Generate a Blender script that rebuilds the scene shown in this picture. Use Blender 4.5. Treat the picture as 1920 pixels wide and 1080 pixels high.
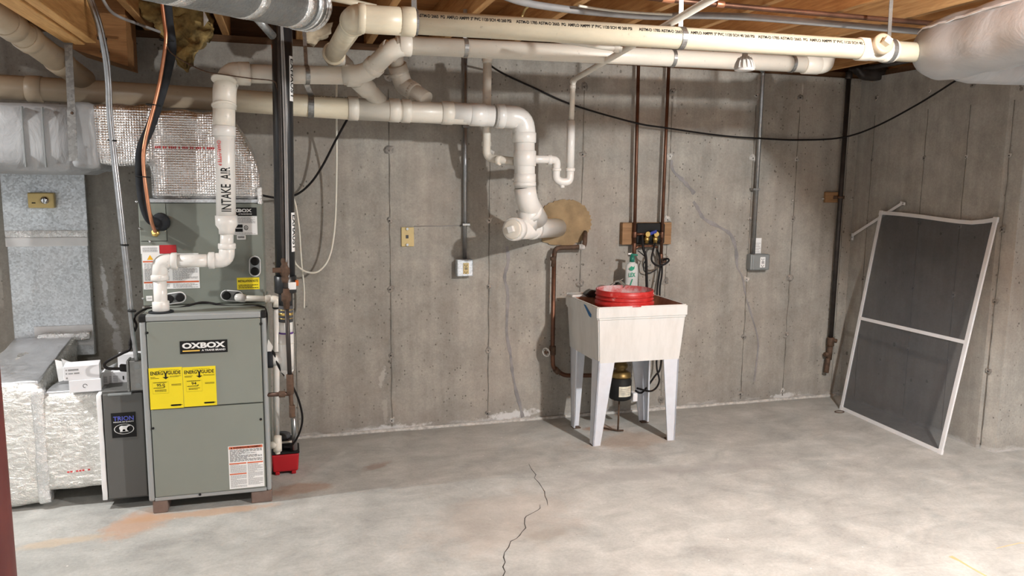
import bpy, bmesh, math, random
from mathutils import Vector, Matrix, noise
random.seed(7)
for o in list(bpy.data.objects): bpy.data.objects.remove(o, do_unlink=True)
SC = bpy.context.scene
COL = SC.collection
# ------------------------------------------------------------------ camera
F_PX, PITCH, YAW, ROLL = 1442.0, 0.13733281, 0.28641694, 0.01115686
CAMH = 1.6
CPOS = Vector((0, 0, CAMH))
_F = Vector((math.sin(YAW)*math.cos(PITCH), math.cos(YAW)*math.cos(PITCH), -math.sin(PITCH)))
_R = Vector((math.cos(YAW), -math.sin(YAW), 0)); _U = _R.cross(_F)
R2 = _R*math.cos(ROLL) + _U*math.sin(ROLL); U2 = _U*math.cos(ROLL) - _R*math.sin(ROLL)
cd = bpy.data.cameras.new('camera'); cam = bpy.data.objects.new('camera', cd); COL.objects.link(cam)
cd.sensor_width = 36.0; cd.lens = 36.0*F_PX/1920.0; cd.clip_start = 0.05; cd.clip_end = 100
cam.matrix_world = Matrix(((R2.x, U2.x, -_F.x, 0), (R2.y, U2.y, -_F.y, 0), (R2.z, U2.z, -_F.z, CAMH), (0, 0, 0, 1)))
SC.camera = cam
# ------------------------------------------------------------------ world, lamps, exposure
w = bpy.data.worlds.new('world'); SC.world = w; w.use_nodes = True
w.node_tree.nodes['Background'].inputs[0].default_value = (0.98, 0.99, 1.0, 1)
w.node_tree.nodes['Background'].inputs[1].default_value = 0.60
def lamp(name, loc, power, rad, col):
    l = bpy.data.lights.new(name, 'POINT'); l.energy = power; l.shadow_soft_size = rad; l.color = col
    o = bpy.data.objects.new(name, l); o.location = loc; COL.objects.link(o); return o
def flood(name, loc, power, rad, col, size, blend):
    # downward LED flood bulb, like the ribbed one in view
    l = bpy.data.lights.new(name, 'SPOT'); l.energy = power; l.shadow_soft_size = rad; l.color = col
    l.spot_size = math.radians(size); l.spot_blend = blend
    o = bpy.data.objects.new(name, l); o.location = loc; COL.objects.link(o); return o
WARM = (1.0, 1.0, 0.99)
lamp('ceiling_bulb', (2.47, 1.22, 2.37), 205, 0.05, WARM)
flood('ceiling_flood', (2.47, 1.22, 2.37), 215, 0.05, WARM, 172, 1.0)
flood('ceiling_flood', (-2.05, 3.70, 2.22), 150, 0.05, WARM, 168, 0.75)
flood('ceiling_flood', (-1.75, 1.15, 2.36), 85, 0.05, WARM, 172, 0.8)
SC.view_settings.view_transform = 'Standard'; SC.view_settings.look = 'None'
SC.view_settings.gamma = 1.0; SC.view_settings.use_curve_mapping = False
SC.view_settings.exposure = 0.45
# ------------------------------------------------------------------ helpers
def ray(x, y): return R2*((x-960)/F_PX) - U2*((y-540)/F_PX) + _F
def at(x, y, Y): d = ray(x, y); return CPOS + d*(Y/d.y)
def atx(x, y, X): d = ray(x, y); return CPOS + d*(X/d.x)
def atz(x, y, z): d = ray(x, y); return CPOS + d*((z-CAMH)/d.z)
def fl(x, y): return atz(x, y, 0.0)
V = Vector
def BM(): return bmesh.new()
def box(bm, lo, hi, bev=0.0, seg=1):
    lo, hi = V(lo), V(hi)
    v = [bm.verts.new((x, y, z)) for x in (lo.x, hi.x) for y in (lo.y, hi.y) for z in (lo.z, hi.z)]
    fs = [bm.faces.new([v[i] for i in q]) for q in ((0,1,3,2),(4,6,7,5),(0,4,5,1),(2,3,7,6),(0,2,6,4),(1,5,7,3))]
    if bev:
        es = list({e for f in fs for e in f.edges})
        bmesh.ops.bevel(bm, geom=es, offset=bev, segments=seg, affect='EDGES', profile=0.5)
    return bm
def obox(bm, c, ax, ay, az, bev=0.0):
    """box about centre c with half-axis vectors"""
    c, ax, ay, az = V(c), V(ax), V(ay), V(az)
    v = [bm.verts.new(c+ax*i+ay*j+az*k) for i in (-1,1) for j in (-1,1) for k in (-1,1)]
    fs = [bm.faces.new([v[i] for i in q]) for q in ((0,1,3,2),(4,6,7,5),(0,4,5,1),(2,3,7,6),(0,2,6,4),(1,5,7,3))]
    bmesh.ops.recalc_face_normals(bm, faces=fs)
    if bev:
        bmesh.ops.bevel(bm, geom=list({e for f in fs for e in f.edges}), offset=bev, segments=2, affect='EDGES', profile=0.5)
    return bm
def sweep(bm, pts, r, n=16, cap=True, flat=None):
    """tube along pts; r number or list"""
    pts = [V(p) for p in pts]; m = len(pts)
    rs = r if isinstance(r, (list, tuple)) else [r]*m
    t0 = (pts[1]-pts[0]).normalized()
    up = V((0,0,1)) if abs(t0.z) < 0.9 else V((0,-1,0))
    nn = (up - t0*up.dot(t0)).normalized(); rings = []
    for i in range(m):
        if i == 0: t = t0
        elif i == m-1: t = (pts[i]-pts[i-1]).normalized()
        else:
            a = (pts[i]-pts[i-1]).normalized(); b = (pts[i+1]-pts[i]).normalized(); t = (a+b)
            t = t.normalized() if t.length > 1e-6 else a
        nn = (nn - t*nn.dot(t)); nn = nn.normalized() if nn.length > 1e-6 else t.orthogonal().normalized()
        b = t.cross(nn); fx, fy = flat if flat else (1, 1)
        rings.append([bm.verts.new(pts[i] + nn*(math.cos(2*math.pi*k/n)*rs[i]*fx) + b*(math.sin(2*math.pi*k/n)*rs[i]*fy)) for k in range(n)])
    for i in range(m-1):
        for k in range(n):
            f = bm.faces.new((rings[i][k], rings[i][(k+1) % n], rings[i+1][(k+1) % n], rings[i+1][k])); f.smooth = True
    if cap:
        bm.faces.new(rings[0][::-1]); bm.faces.new(rings[-1])
    return bm
def fillet(pts, rad, k=6):
    pts = [V(p) for p in pts]; out = [pts[0]]
    for i in range(1, len(pts)-1):
        a, p, b = pts[i-1], pts[i], pts[i+1]
        r = min(rad, (a-p).length*0.49, (b-p).length*0.49)
        s, e = p+(a-p).normalized()*r, p+(b-p).normalized()*r
        for j in range(k+1):
            t = j/k; out.append(s*(1-t)**2 + p*(2*t*(1-t)) + e*t*t)
    out.append(pts[-1]); return out
def spline(pts, k=8):
    pts = [V(p) for p in pts]; out = []
    for i in range(len(pts)-1):
        p0 = pts[max(i-1, 0)]; p1 = pts[i]; p2 = pts[i+1]; p3 = pts[min(i+2, len(pts)-1)]
        for j in range(k):
            t = j/k
            out.append(0.5*((2*p1)+(p2-p0)*t+(2*p0-5*p1+4*p2-p3)*t*t+(3*p1-p0-3*p2+p3)*t**3))
    out.append(pts[-1]); return out
def lathe(bm, o, axis, prof, n=20):
    """prof: list of (dist along axis, radius)"""
    o, axis = V(o), V(axis).normalized(); a = axis.orthogonal().normalized(); b = axis.cross(a); rings = []
    for d, r in prof:
        rings.append([bm.verts.new(o+axis*d+(a*math.cos(2*math.pi*k/n)+b*math.sin(2*math.pi*k/n))*max(r, 1e-4)) for k in range(n)])
    for i in range(len(prof)-1):
        for k in range(n):
            f = bm.faces.new((rings[i][k], rings[i][(k+1) % n], rings[i+1][(k+1) % n], rings[i+1][k])); f.smooth = True
    bm.faces.new(rings[0][::-1]); bm.faces.new(rings[-1]); return bm
def prism(bm, poly, off):
    """extrude closed polygon (3D pts) by vector off"""
    off = V(off); a = [bm.verts.new(V(p)) for p in poly]; b = [bm.verts.new(V(p)+off) for p in poly]; n = len(poly)
    bm.faces.new(a); bm.faces.new(b[::-1])
    for i in range(n): bm.faces.new((a[(i+1) % n], a[i], b[i], b[(i+1) % n]))
    bmesh.ops.recalc_face_normals(bm, faces=bm.faces[:]); return bm
def ribbon(bm, pts, wid, nrm, th=0.0015, jit=0.0):
    """flat irregular strip lying on a surface with normal nrm"""
    pts = [V(p) for p in pts]; nrm = V(nrm); A = []; B = []
    for i, p in enumerate(pts):
        t = (pts[min(i+1, len(pts)-1)]-pts[max(i-1, 0)]).normalized(); s = t.cross(nrm).normalized()
        wv = (wid[i] if isinstance(wid, list) else wid)*(1+jit*random.uniform(-1, 1))
        A.append(bm.verts.new(p+s*wv/2+nrm*th)); B.append(bm.verts.new(p-s*wv/2+nrm*th))
    lowA = [bm.verts.new(v.co-nrm*th*1.2) for v in A]; lowB = [bm.verts.new(v.co-nrm*th*1.2) for v in B]
    for i in range(len(pts)-1):
        bm.faces.new((A[i], A[i+1], B[i+1], B[i])); bm.faces.new((A[i], lowA[i], lowA[i+1], A[i+1])); bm.faces.new((B[i+1], lowB[i+1], lowB[i], B[i]))
    bmesh.ops.recalc_face_normals(bm, faces=bm.faces[:]); return bm
def crumple(bm, lo, hi, cuts, amp, seed, bev=0.02, freq=9.0):
    box(bm, lo, hi, bev, 2)
    for _ in range(cuts):
        L = [e for e in bm.edges if e.calc_length() > 0.045]
        if not L: break
        bmesh.ops.subdivide_edges(bm, edges=L, cuts=1, use_grid_fill=True)
    bmesh.ops.triangulate(bm, faces=[f for f in bm.faces if len(f.verts) > 4])
    for v in bm.verts:
        q = v.co*freq + V((seed*3.1, seed*1.7, seed)); v.co += V((noise.noise(q), noise.noise(q+V((7,3,1))), noise.noise(q+V((2,9,4)))))*amp
    for f in bm.faces: f.smooth = True
    return bm
def obj(name, bm, mat, parent=None, label=None):
    me = bpy.data.meshes.new(name); bm.to_mesh(me); bm.free(); me.materials.append(mat)
    o = bpy.data.objects.new(name, me); COL.objects.link(o)
    if parent is not None: link(o, parent)
    if label: o['label'] = label
    if name in ('fine_print', 'slots', 'test_buttons', 'bars'): o['kind'] = 'stuff'
    return o
def origin_of(o):
    t = V((0,0,0))
    while o is not None: t += o.location; o = o.parent if o.parent else None
    return t
def link(o, parent):
    o.parent = parent
    p = parent; m = V((0,0,0))
    if p.get('_w'): m = V(p['_w'])
    o.matrix_parent_inverse = Matrix.Translation(-m)
def T(name, label, cat, loc=(0,0,0), group=None):
    o = bpy.data.objects.new(name, None); COL.objects.link(o); o.empty_display_size = 0.05
    o.location = loc; o['_w'] = list(loc); o['label'] = label; o['category'] = cat
    if group: o['group'] = group
    return o
def tag(o, label, cat, group=None):
    o['label'] = label; o['category'] = cat
    if group: o['group'] = group
    return o
def struct(o, label=None):
    o['kind'] = 'structure'
    if label: o['label'] = label
    return o
# ------------------------------------------------------------------ materials
class NT:
    def __init__(s, name):
        s.m = bpy.data.materials.new(name); s.m.use_nodes = True; s.t = s.m.node_tree; s.b = s.t.nodes['Principled BSDF']
        s.tc = s.t.nodes.new('ShaderNodeTexCoord').outputs['Object']
        s.geo = s.t.nodes.new('ShaderNodeNewGeometry').outputs['Position']
    def n(s, ty, **kw):
        x = s.t.nodes.new(ty)
        for k, v in kw.items():
            if k.startswith('_'): setattr(x, k[1:], v)
            else:
                key = int(k[1:]) if k[0] == 'i' and k[1:].isdigit() else k.replace('__', ' ')
                s.set(x.inputs[key], v)
        return x
    def set(s, inp, v):
        if hasattr(v, 'is_linked') or hasattr(v, 'links'): s.t.links.new(v, inp)
        else: inp.default_value = v
    def noise(s, scale, detail=4, rough=.55, vec=None, dist=0.0):
        return s.n('ShaderNodeTexNoise', Vector=vec or s.geo, Scale=scale, Detail=detail, Roughness=rough, Distortion=dist).outputs[0]
    def ramp(s, fac, stops, interp='LINEAR'):
        r = s.n('ShaderNodeValToRGB', Fac=fac); e = r.color_ramp.elements; r.color_ramp.interpolation = interp
        while len(e) < len(stops): e.new(0.5)
        for i, (p, c) in enumerate(stops):
            e[i].position = p; e[i].color = (c[0], c[1], c[2], 1) if not isinstance(c, (int, float)) else (c, c, c, 1)
        return r.outputs[0]
    def mix(s, fac, a, b, mode='MIX'):
        x = s.n('ShaderNodeMix', _data_type='RGBA', _blend_type=mode); s.set(x.inputs[0], fac)
        for i, c in ((6, a), (7, b)): s.set(x.inputs[i], c if not isinstance(c, tuple) else (c[0], c[1], c[2], 1))
        return x.outputs[2]
    def math(s, op, a, b=0.0, c=None, clamp=False):
        x = s.n('ShaderNodeMath', _operation=op); x.use_clamp = clamp; s.set(x.inputs[0], a); s.set(x.inputs[1], b)
        if c is not None: s.set(x.inputs[2], c)
        return x.outputs[0]
    def mapping(s, scale, loc=(0,0,0), vec=None):
        return s.n('ShaderNodeMapping', Vector=vec or s.geo, Scale=scale, Location=loc).outputs[0]
    def bump(s, h, strength=.3, dist=.01):
        s.t.links.new(s.n('ShaderNodeBump', Height=h, Strength=strength, Distance=dist).outputs[0], s.b.inputs['Normal'])
    def col(s, c): s.set(s.b.inputs['Base Color'], c if not isinstance(c, tuple) else (c[0], c[1], c[2], 1))
    def pr(s, rough=.5, metal=0.0, spec=.5):
        s.set(s.b.inputs['Roughness'], rough); s.b.inputs['Metallic'].default_value = metal; s.b.inputs['Specular IOR Level'].default_value = spec
def sr(r, g, b):
    f = lambda c: ((c/255+.055)/1.055)**2.4 if c/255 > .04045 else c/255/12.92
    return (f(r), f(g), f(b))
def simple(name, c, rough=.5, metal=0.0, var=.12, scale=14, bump=0.0, bscale=60, spec=.5):
    k = NT(name); nf = k.noise(scale, 5)
    d = tuple(max(0, x*(1-var)) for x in c); u = tuple(min(1, x*(1+var)) for x in c)
    k.col(k.ramp(nf, [(.3, d), (.7, u)])); k.pr(rough, metal, spec)
    if bump: k.bump(k.noise(bscale, 4), bump, .004)
    return k.m
def blob(k, cx, cy, rx, ry, rot, wob=.35, seed=0.0, ax=1):
    """soft irregular stain on the floor (ax 1) or on the back wall (ax 2) -> 0..1"""
    s = k.n('ShaderNodeSeparateXYZ', Vector=k.geo); nx = k.noise(5.0 if ax == 1 else 22.0, 6, .7, k.mapping((1,1,1), (seed, seed*2, 0)))
    dx = k.math('SUBTRACT', s.outputs[0], cx); dy = k.math('SUBTRACT', s.outputs[ax], cy); c, sn = math.cos(rot), math.sin(rot)
    u = k.math('ADD', k.math('MULTIPLY', dx, c/rx), k.math('MULTIPLY', dy, sn/rx))
    v = k.math('ADD', k.math('MULTIPLY', dx, -sn/ry), k.math('MULTIPLY', dy, c/ry))
    d = k.math('SQRT', k.math('ADD', k.math('MULTIPLY', u, u), k.math('MULTIPLY', v, v)))
    d = k.math('ADD', d, k.math('MULTIPLY', k.math('SUBTRACT', nx, .5), wob*4))
    return k.ramp(d, [(.55, 1.0), (1.0, 0.0)])
def concrete(name, base, stains=()):
    k = NT(name)
    big = k.noise(1.3, 5, .6); mid = k.noise(7, 6, .65); fine = k.noise(90, 4, .7)
    streak = k.noise(1.0, 5, .65, k.mapping((9, 9, .55)))
    lo = tuple(x*.72 for x in base); hi = tuple(min(1, x*1.22) for x in base)
    c = k.ramp(big, [(.3, lo), (.72, hi)])
    c = k.mix(.5, c, k.ramp(streak, [(.32, tuple(x*.66 for x in base)), (.68, tuple(x*1.2 for x in base))]))
    c = k.mix(.35, c, k.ramp(mid, [(.3, (.28, .27, .25)), (.7, (.75, .74, .72))]), 'OVERLAY')
    c = k.mix(.28, c, k.ramp(fine, [(.25, (.25, .25, .25)), (.75, (.78, .78, .77))]), 'OVERLAY')
    # reddish and grey blotches of form release
    tint = k.ramp(k.noise(2.3, 4, .6, k.mapping((1, 1, .5), (5, 2, 9))), [(.45, 0.0), (.7, 1.0)])
    c = k.mix(k.math('MULTIPLY', tint, .35), c, (.33, .285, .245))
    # bug holes: small pits, clustered
    clus = k.ramp(k.noise(2.2, 3, .5, k.mapping((1, 1, 1), (3, 8, 1))), [(.38, 0.0), (.58, 1.0)])
    holes = None
    for sc, th in ((13, .16), (26, .24), (55, .28)):
        vo = k.n('ShaderNodeTexVoronoi', Vector=k.mapping((1, 1, .8)), Scale=sc, Randomness=1.0)
        sepc = k.n('ShaderNodeSeparateColor', Color=vo.outputs['Color']); spot = k.math('LESS_THAN', k.math('ADD', vo.outputs['Distance'], k.math('MULTIPLY', k.math('SUBTRACT', k.noise(sc*4., 2), .5), .12)), k.math('MULTIPLY', sepc.outputs[1], th))
        keep = k.math('GREATER_THAN', k.n('ShaderNodeSeparateColor', Color=vo.outputs['Color']).outputs[0], .78)
        h = k.math('MULTIPLY', k.math('MULTIPLY', spot, keep), clus)
        holes = h if holes is None else k.math('MAXIMUM', holes, h)
    c = k.mix(k.math('MULTIPLY', holes, .7), c, (.07, .06, .05))
    # white efflorescence along the foot of the wall
    z = k.n('ShaderNodeSeparateXYZ', Vector=k.geo).outputs[2]
    foot = k.math('SUBTRACT', 1.0, k.math('MULTIPLY', z, 9.0), clamp=True)
    eff = k.ramp(k.math('MULTIPLY', foot, k.noise(5.5, 6, .7, k.mapping((1, 1, 2.5), (0, 4, 2)))), [(.36, 0.0), (.52, 1.0)])
    c = k.mix(k.math('MULTIPLY', eff, .75), c, (.62, .61, .60))
    # blotchy band low on the wall, darker towards the bottom
    low = k.math('SUBTRACT', 1.0, k.math('MULTIPLY', z, 2.6), clamp=True)
    low_dark = k.ramp(k.math('MULTIPLY', low, k.noise(2.0, 4, .6)), [(.22, 0.0), (.48, 1.0)])
    c = k.mix(k.math('MULTIPLY', low_dark, .30), c, (.20, .185, .17))
    for cx, cz, rx, rz, ro, colr, a_, sd in stains:
        c = k.mix(k.math('MULTIPLY', blob(k, cx, cz, rx, rz, ro, .75, sd, 2), a_), c, colr)
    k.col(c); k.pr(.88, 0, .25)
    h = k.math('ADD', k.math('MULTIPLY', mid, .5), k.math('MULTIPLY', fine, .35)); h = k.math('SUBTRACT', h, k.math('MULTIPLY', holes, .8))
    k.bump(h, .45, .006); return k
M = {}
def ws(px, py, rx, rz, ro, c, a, sd): p = at(px, py, 4.816); return (p.x, p.z, rx, rz, ro, c, a, sd)
SALT = (.70, .70, .70)
M['wall'] = concrete('wall_concrete', (.332, .316, .286), (ws(195, 530, .016, .15, .08, SALT, .85, 1.), ws(205, 595, .022, .09, .45, SALT, .85, 2.), ws(219, 640, .03, .08, .1, SALT, .7, 3.), ws(222, 540, .03, .22, 0., (.16, .13, .10), .55, 4.),
    ws(716, 708, .022, .07, -.3, (.50, .48, .45), .6, 5.), ws(722, 770, .02, .11, 0., (.45, .42, .38), .5, 6.), ws(960, 778, .22, .03, .06, SALT, .75, 7.), ws(720, 806, .30, .03, .05, SALT, .6, 8.), ws(1470, 742, .13, .025, .05, SALT, .6, 9.),
    ws(1266, 190, .012, .12, 0., (.52, .50, .47), .6, 10.), ws(1422, 165, .012, .10, 0., (.55, .53, .50), .6, 11.), ws(1505, 165, .007, .06, 0., (.60, .58, .55), .6, 12.), ws(1140, 160, .05, .06, .5, (.5, .48, .45), .3, 13.))).m
M['wall2'] = concrete('wall_concrete_grey', (.385, .37, .34)).m
# floor
k = NT('floor_concrete'); base = (.44, .425, .39)
big = k.noise(.9, 5, .6); mid = k.noise(4.2, 7, .68, dist=.4); fine = k.noise(70, 4, .7); trow = k.noise(2.2, 6, .7, k.n('ShaderNodeMapping', Vector=k.geo, Scale=(1.6, 3.0, 1), Rotation=(0, 0, .35)).outputs[0], .9)
c = k.ramp(big, [(.3, (.345, .348, .332)), (.7, (.455, .458, .44))])
c = k.mix(.38, c, k.ramp(trow, [(.30, (.24, .238, .228)), (.50, (.395, .397, .38)), (.72, (.54, .545, .525))]))
c = k.mix(.42, c, k.ramp(mid, [(.28, (.26, .26, .25)), (.72, (.76, .75, .73))]), 'OVERLAY')
c = k.mix(.22, c, k.ramp(fine, [(.25, (.25,)*3), (.75, (.78,)*3)]), 'OVERLAY')
vo = k.n('ShaderNodeTexVoronoi', Vector=k.geo, Scale=11.0)
chip = k.math('MULTIPLY', k.math('LESS_THAN', vo.outputs['Distance'], .045), k.math('GREATER_THAN', k.n('ShaderNodeSeparateColor', Color=vo.outputs['Color']).outputs[0], .72))
c = k.mix(k.math('MULTIPLY', chip, .8), c, (.78, .77, .73))
vo2 = k.n('ShaderNodeTexVoronoi', Vector=k.mapping((1, 1.6, 1), (4, 2, 0)), Scale=14.0)
chip2 = k.math('MULTIPLY', k.math('LESS_THAN', vo2.outputs['Distance'], .06), k.math('GREATER_THAN', k.n('ShaderNodeSeparateColor', Color=vo2.outputs['Color']).outputs[1], .8))
c = k.mix(k.math('MULTIPLY', chip2, .5), c, (.14, .13, .12))
for cx, cy, rx, ry, ro, colr, a, sd in ((fl(255, 985).x, fl(255, 985).y, .15, .19, -.5, (.50, .30, .19), .65, 1.), (fl(120, 1015).x, fl(120, 1015).y, .26, .05, .12, (.55, .42, .28), .5, 2.), (-.42, 3.80, .40, .05, .0, (.50, .30, .17), .6, 3.),
                                    (.02, 3.98, .20, .10, .2, (.33, .17, .09), .5, 4.), (.95, 3.35, .5, .35, .4, (.44, .36, .30), .3, 5.), (2.02, 4.25, .36, .16, 0., (.38, .24, .15), .35, 6.), (1.95, 4.52, .14, .07, 0., (.33, .17, .09), .6, 7.),
                                    (.45, 4.2, .10, .05, .5, (.25, .14, .09), .5, 8.), (1.1, 3.15, .14, .06, .2, (.30, .27, .23), .5, 9.), (2.0, 3.72, .8, .10, -.05, (.30, .29, .28), .45, 10.), (1.75, 2.15, .25, .09, -.8, (.72, .52, .30), .4, 11.)):
    c = k.mix(k.math('MULTIPLY', blob(k, cx, cy, rx, ry, ro, .55, sd), a), c, colr)
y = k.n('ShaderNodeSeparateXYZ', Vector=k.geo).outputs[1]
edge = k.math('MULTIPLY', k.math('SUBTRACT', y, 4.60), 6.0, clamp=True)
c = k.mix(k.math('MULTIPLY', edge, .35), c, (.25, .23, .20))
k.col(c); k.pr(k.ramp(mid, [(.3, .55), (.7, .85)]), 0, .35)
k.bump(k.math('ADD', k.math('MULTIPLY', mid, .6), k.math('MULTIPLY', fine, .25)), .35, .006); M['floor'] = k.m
def wood(name, a, b, axis='y', rough=.65, sc=1.0):
    k = NT(name); s = {'y': (14, 1.0, 14), 'x': (1.0, 14, 14), 'z': (14, 14, 1.0)}[axis]
    g = k.noise(2.2*sc, 6, .65, k.mapping(s), .8); g2 = k.noise(9*sc, 4, .6, k.mapping(s))
    c = k.ramp(g, [(.28, a), (.5, tuple((x+y)/2 for x, y in zip(a, b))), (.72, b)])
    c = k.mix(.3, c, k.ramp(g2, [(.3, (.25,)*3), (.7, (.75,)*3)]), 'OVERLAY')
    k.col(c); k.pr(rough, 0, .3); k.bump(g2, .25, .003); return k.m
M['joist'] = wood('joist_pine', (.42, .20, .07), (.74, .45, .20))
M['subfloor'] = wood('subfloor_plywood', (.40, .165, .055), (.62, .30, .11), 'x')
M['beam'] = wood('beam_fir', (.48, .24, .08), (.78, .47, .19))
M['sill'] = wood('sill_wood', (.085, .045, .02), (.17, .085, .04), 'x')
M['block'] = wood('pine_block', (.20, .11, .05), (.36, .21, .105), 'x')
M['pad'] = simple('furnace_pad_brown', (.17, .12, .10), .8, var=.2)
def pvc(name, c, dirt=.35, rough=.38):
    k = NT(name); n1 = k.noise(4, 5, .65, k.mapping((1, 3, 3))); n2 = k.noise(55, 3, .6)
    cc = k.ramp(n1, [(.30, tuple(x*(1-dirt*.5) for x in c)), (.65, c)])
    cc = k.mix(k.ramp(n2, [(.66, 0.0), (.76, .45)]), cc, tuple(x*.45 for x in c))
    k.col(cc); k.pr(rough, 0, .5); k.b.inputs['Coat Weight'].default_value = .15; return k.m
M['pvc_cream'] = pvc('pvc_aged_cream', (.74, .66, .50))
M['pvc_tan'] = pvc('pvc_dusty_tan', (.52, .42, .30))
M['pvc'] = pvc('pvc_white', (.80, .78, .74), .12, .3)
M['pvc_old'] = pvc('pvc_off_white', (.76, .71, .62), .2)
def galv(name, c=(.60, .62, .63), sc=55, rough=.42, metal=.85):
    k = NT(name); v = k.n('ShaderNodeTexVoronoi', Vector=k.noise_vec if False else k.geo, Scale=sc)
    g = k.n('ShaderNodeSeparateColor', Color=v.outputs['Color']).outputs[0]; n1 = k.noise(5, 5, .6)
    cc = k.ramp(g, [(0, tuple(x*.80 for x in c)), (1, tuple(min(1, x*1.14) for x in c))]); cc = k.mix(.35, cc, k.ramp(n1, [(.3, (.3,)*3), (.7, (.7,)*3)]), 'OVERLAY')
    k.col(cc); k.pr(k.ramp(g, [(0, rough+.12), (1, rough-.06)]), metal); return k.m
M['galv'] = galv('galvanized_sheet', (.66, .70, .73), 110, .42, .55); M['strap'] = galv('galvanized_strap', (.34, .34, .33), 90, .38); M['duct'] = galv('duct_steel', (.33, .345, .35), 130, .42)
M['conduit'] = simple('emt_conduit', (.40, .41, .42), .32, .9, .15, 30)
def foil(name, c=(.86, .84, .80), rough=.22, bs=26, st=.8, quilt=False, soft=False):
    k = NT(name); n1 = k.noise(bs, 6, .7, k.mapping((1, 1, 1.8)) if soft else None, .5 if soft else 1.0); n2 = k.noise(7, 4, .6, dist=.5)
    h = k.math('ADD', n1, k.math('MULTIPLY', n2, 1.3))
    if quilt:
        wv = k.n('ShaderNodeTexVoronoi', Vector=k.geo, Scale=85.0, Randomness=.12).outputs['Distance']; h = k.math('ADD', k.math('MULTIPLY', h, .6), k.math('MULTIPLY', wv, .55))
    k.col(k.ramp(n2, [(.3, tuple(x*.86 for x in c)), (.7, c)])); k.pr(k.ramp(n1, [(.3, rough+.18), (.7, rough)]), .92); k.bump(h, st, .012); return k.m
M['foil'] = foil('foil_wrap', (.88, .87, .86), .12, 16, .9, quilt=True); M['foil_soft'] = foil('foil_blanket', (.86, .85, .81), .20, 24, 1.0, soft=True); M['foil_tape'] = foil('foil_tape', (.88, .88, .87), .2, 40, .7); M['foil_flat'] = foil('foil_top', (.74, .75, .77), .34, 14, .4)
k = NT('vinyl_wrap'); n1 = k.noise(9, 5, .6, k.mapping((1, 1, .5)), .6); k.col(k.ramp(n1, [(.3, (.27, .275, .28)), (.7, (.35, .355, .36))])); k.pr(.42, 0, .5); k.bump(n1, .5, .02); M['vinyl'] = k.m
k = NT('flex_wrap'); n1 = k.noise(4, 5, .6, k.mapping((3, 1, 1)), .9); k.col(k.ramp(n1, [(.3, (.40, .405, .415)), (.7, (.50, .505, .515))])); k.pr(.45, 0, .45); k.bump(n1, .35, .015); M['flexwrap'] = k.m
M['white_vinyl'] = simple('white_vinyl_seam', (.80, .80, .80), .5, var=.05)
M['furn'] = simple('furnace_enamel', (.225, .242, .212), .48, .0, .04, 3)
M['furn_lt'] = simple('furnace_rail', (.33, .345, .345), .42, .1, .05, 4)
M['coil'] = simple('coil_enamel', (.205, .225, .195), .45, .0, .06, 3)
M['cab'] = simple('filter_cabinet_grey', (.105, .105, .10), .5, 0, .05, 3)
M['black'] = simple('black_plastic', (.014, .014, .014), .6, 0, .2, spec=.2)
M['blackpipe'] = simple('black_sleeve', (.016, .017, .019), .35, 0, .25, 5)
M['rubber'] = simple('foam_insulation', (.028, .030, .034), .8, 0, .2, 20, .3, spec=.2)
M['cable'] = simple('black_cable', (.012, .010, .010), .55, 0, .2, spec=.2)
M['white_cable'] = simple('white_cable', (.72, .69, .60), .5, 0, .06)
M['grey_cable'] = simple('grey_cable', (.27, .26, .255), .55, 0, .15, 8, .2, 20)
M['copper'] = simple('copper_bright', (.72, .33, .19), .35, .85, .2, 12)
M['copper_old'] = simple('copper_tarnished', (.15, .072, .045), .45, .75, .35, 10)
M['brownpipe'] = simple('brown_pipe', (.10, .055, .038), .5, .4, .3, 10)
M['steel_dark'] = simple('black_iron', (.05, .042, .038), .45, .5, .3, 12)
M['rust'] = simple('rusty_valve', (.105, .062, .040), .75, .3, .35, 40, .4)
M['brass'] = simple('brass', (.70, .48, .16), .3, .9, .2, 20)
M['chrome'] = simple('chrome', (.72, .72, .72), .15, 1.0, .1)
M['chrome_dk'] = simple('dark_faucet', (.06, .055, .05), .3, .6, .3)
M['ivory'] = simple('ivory_plate', (.60, .47, .22), .4, 0, .06)
M['gold'] = simple('gold_humidistat', (.50, .38, .16), .4, .35, .08)
M['box_grey'] = simple('grey_box', (.26, .275, .275), .45, .3, .06)
M['jbox'] = simple('junction_box', (.30, .30, .29), .4, .7, .15, 30)
M['white'] = simple('white_label', (.82, .82, .81), .5, 0, .02)
M['carton'] = simple('white_carton', (.78, .78, .80), .55, 0, .03)
M['yellow'] = simple('yellow_label', (.85, .68, .01), .45, 0, .04, 6)
M['orange'] = simple('orange_band', (.62, .13, .05), .5, 0, .04)
M['red_label'] = simple('red_label', (.45, .015, .02), .45, 0, .05)
M['ink'] = simple('ink_black', (.013, .013, .013), .6, 0, .05, spec=.2)
M['ink_grey'] = simple('ink_grey', (.28, .28, .28), .6, 0, .05)
M['ink_red'] = simple('ink_red', (.65, .05, .05), .6, 0, .05)
M['ink_blue'] = simple('ink_blue', (.10, .12, .55), .5, 0, .05)
M['ink_green'] = simple('ink_green', (.01, .30, .17), .5, 0, .05)
M['gold_line'] = simple('gold_line', (.82, .52, .10), .5, 0, .03)
M['redplastic'] = simple('red_plastic', (.42, .008, .015), .38, 0, .1, 6)
k = NT('bucket_red'); n1 = k.noise(16, 6, .7); k.col(k.ramp(n1, [(.45, (.44, .014, .012)), (.62, (.52, .03, .025)), (.74, (.62, .34, .31))])); k.pr(.42); M['bucket'] = k.m
k = NT('bucket_residue'); n1 = k.noise(12, 6, .7); k.col(k.ramp(n1, [(.38, (.55, .10, .10)), (.6, (.66, .52, .52))])); k.pr(.7); M['bucket_in'] = k.m
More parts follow.
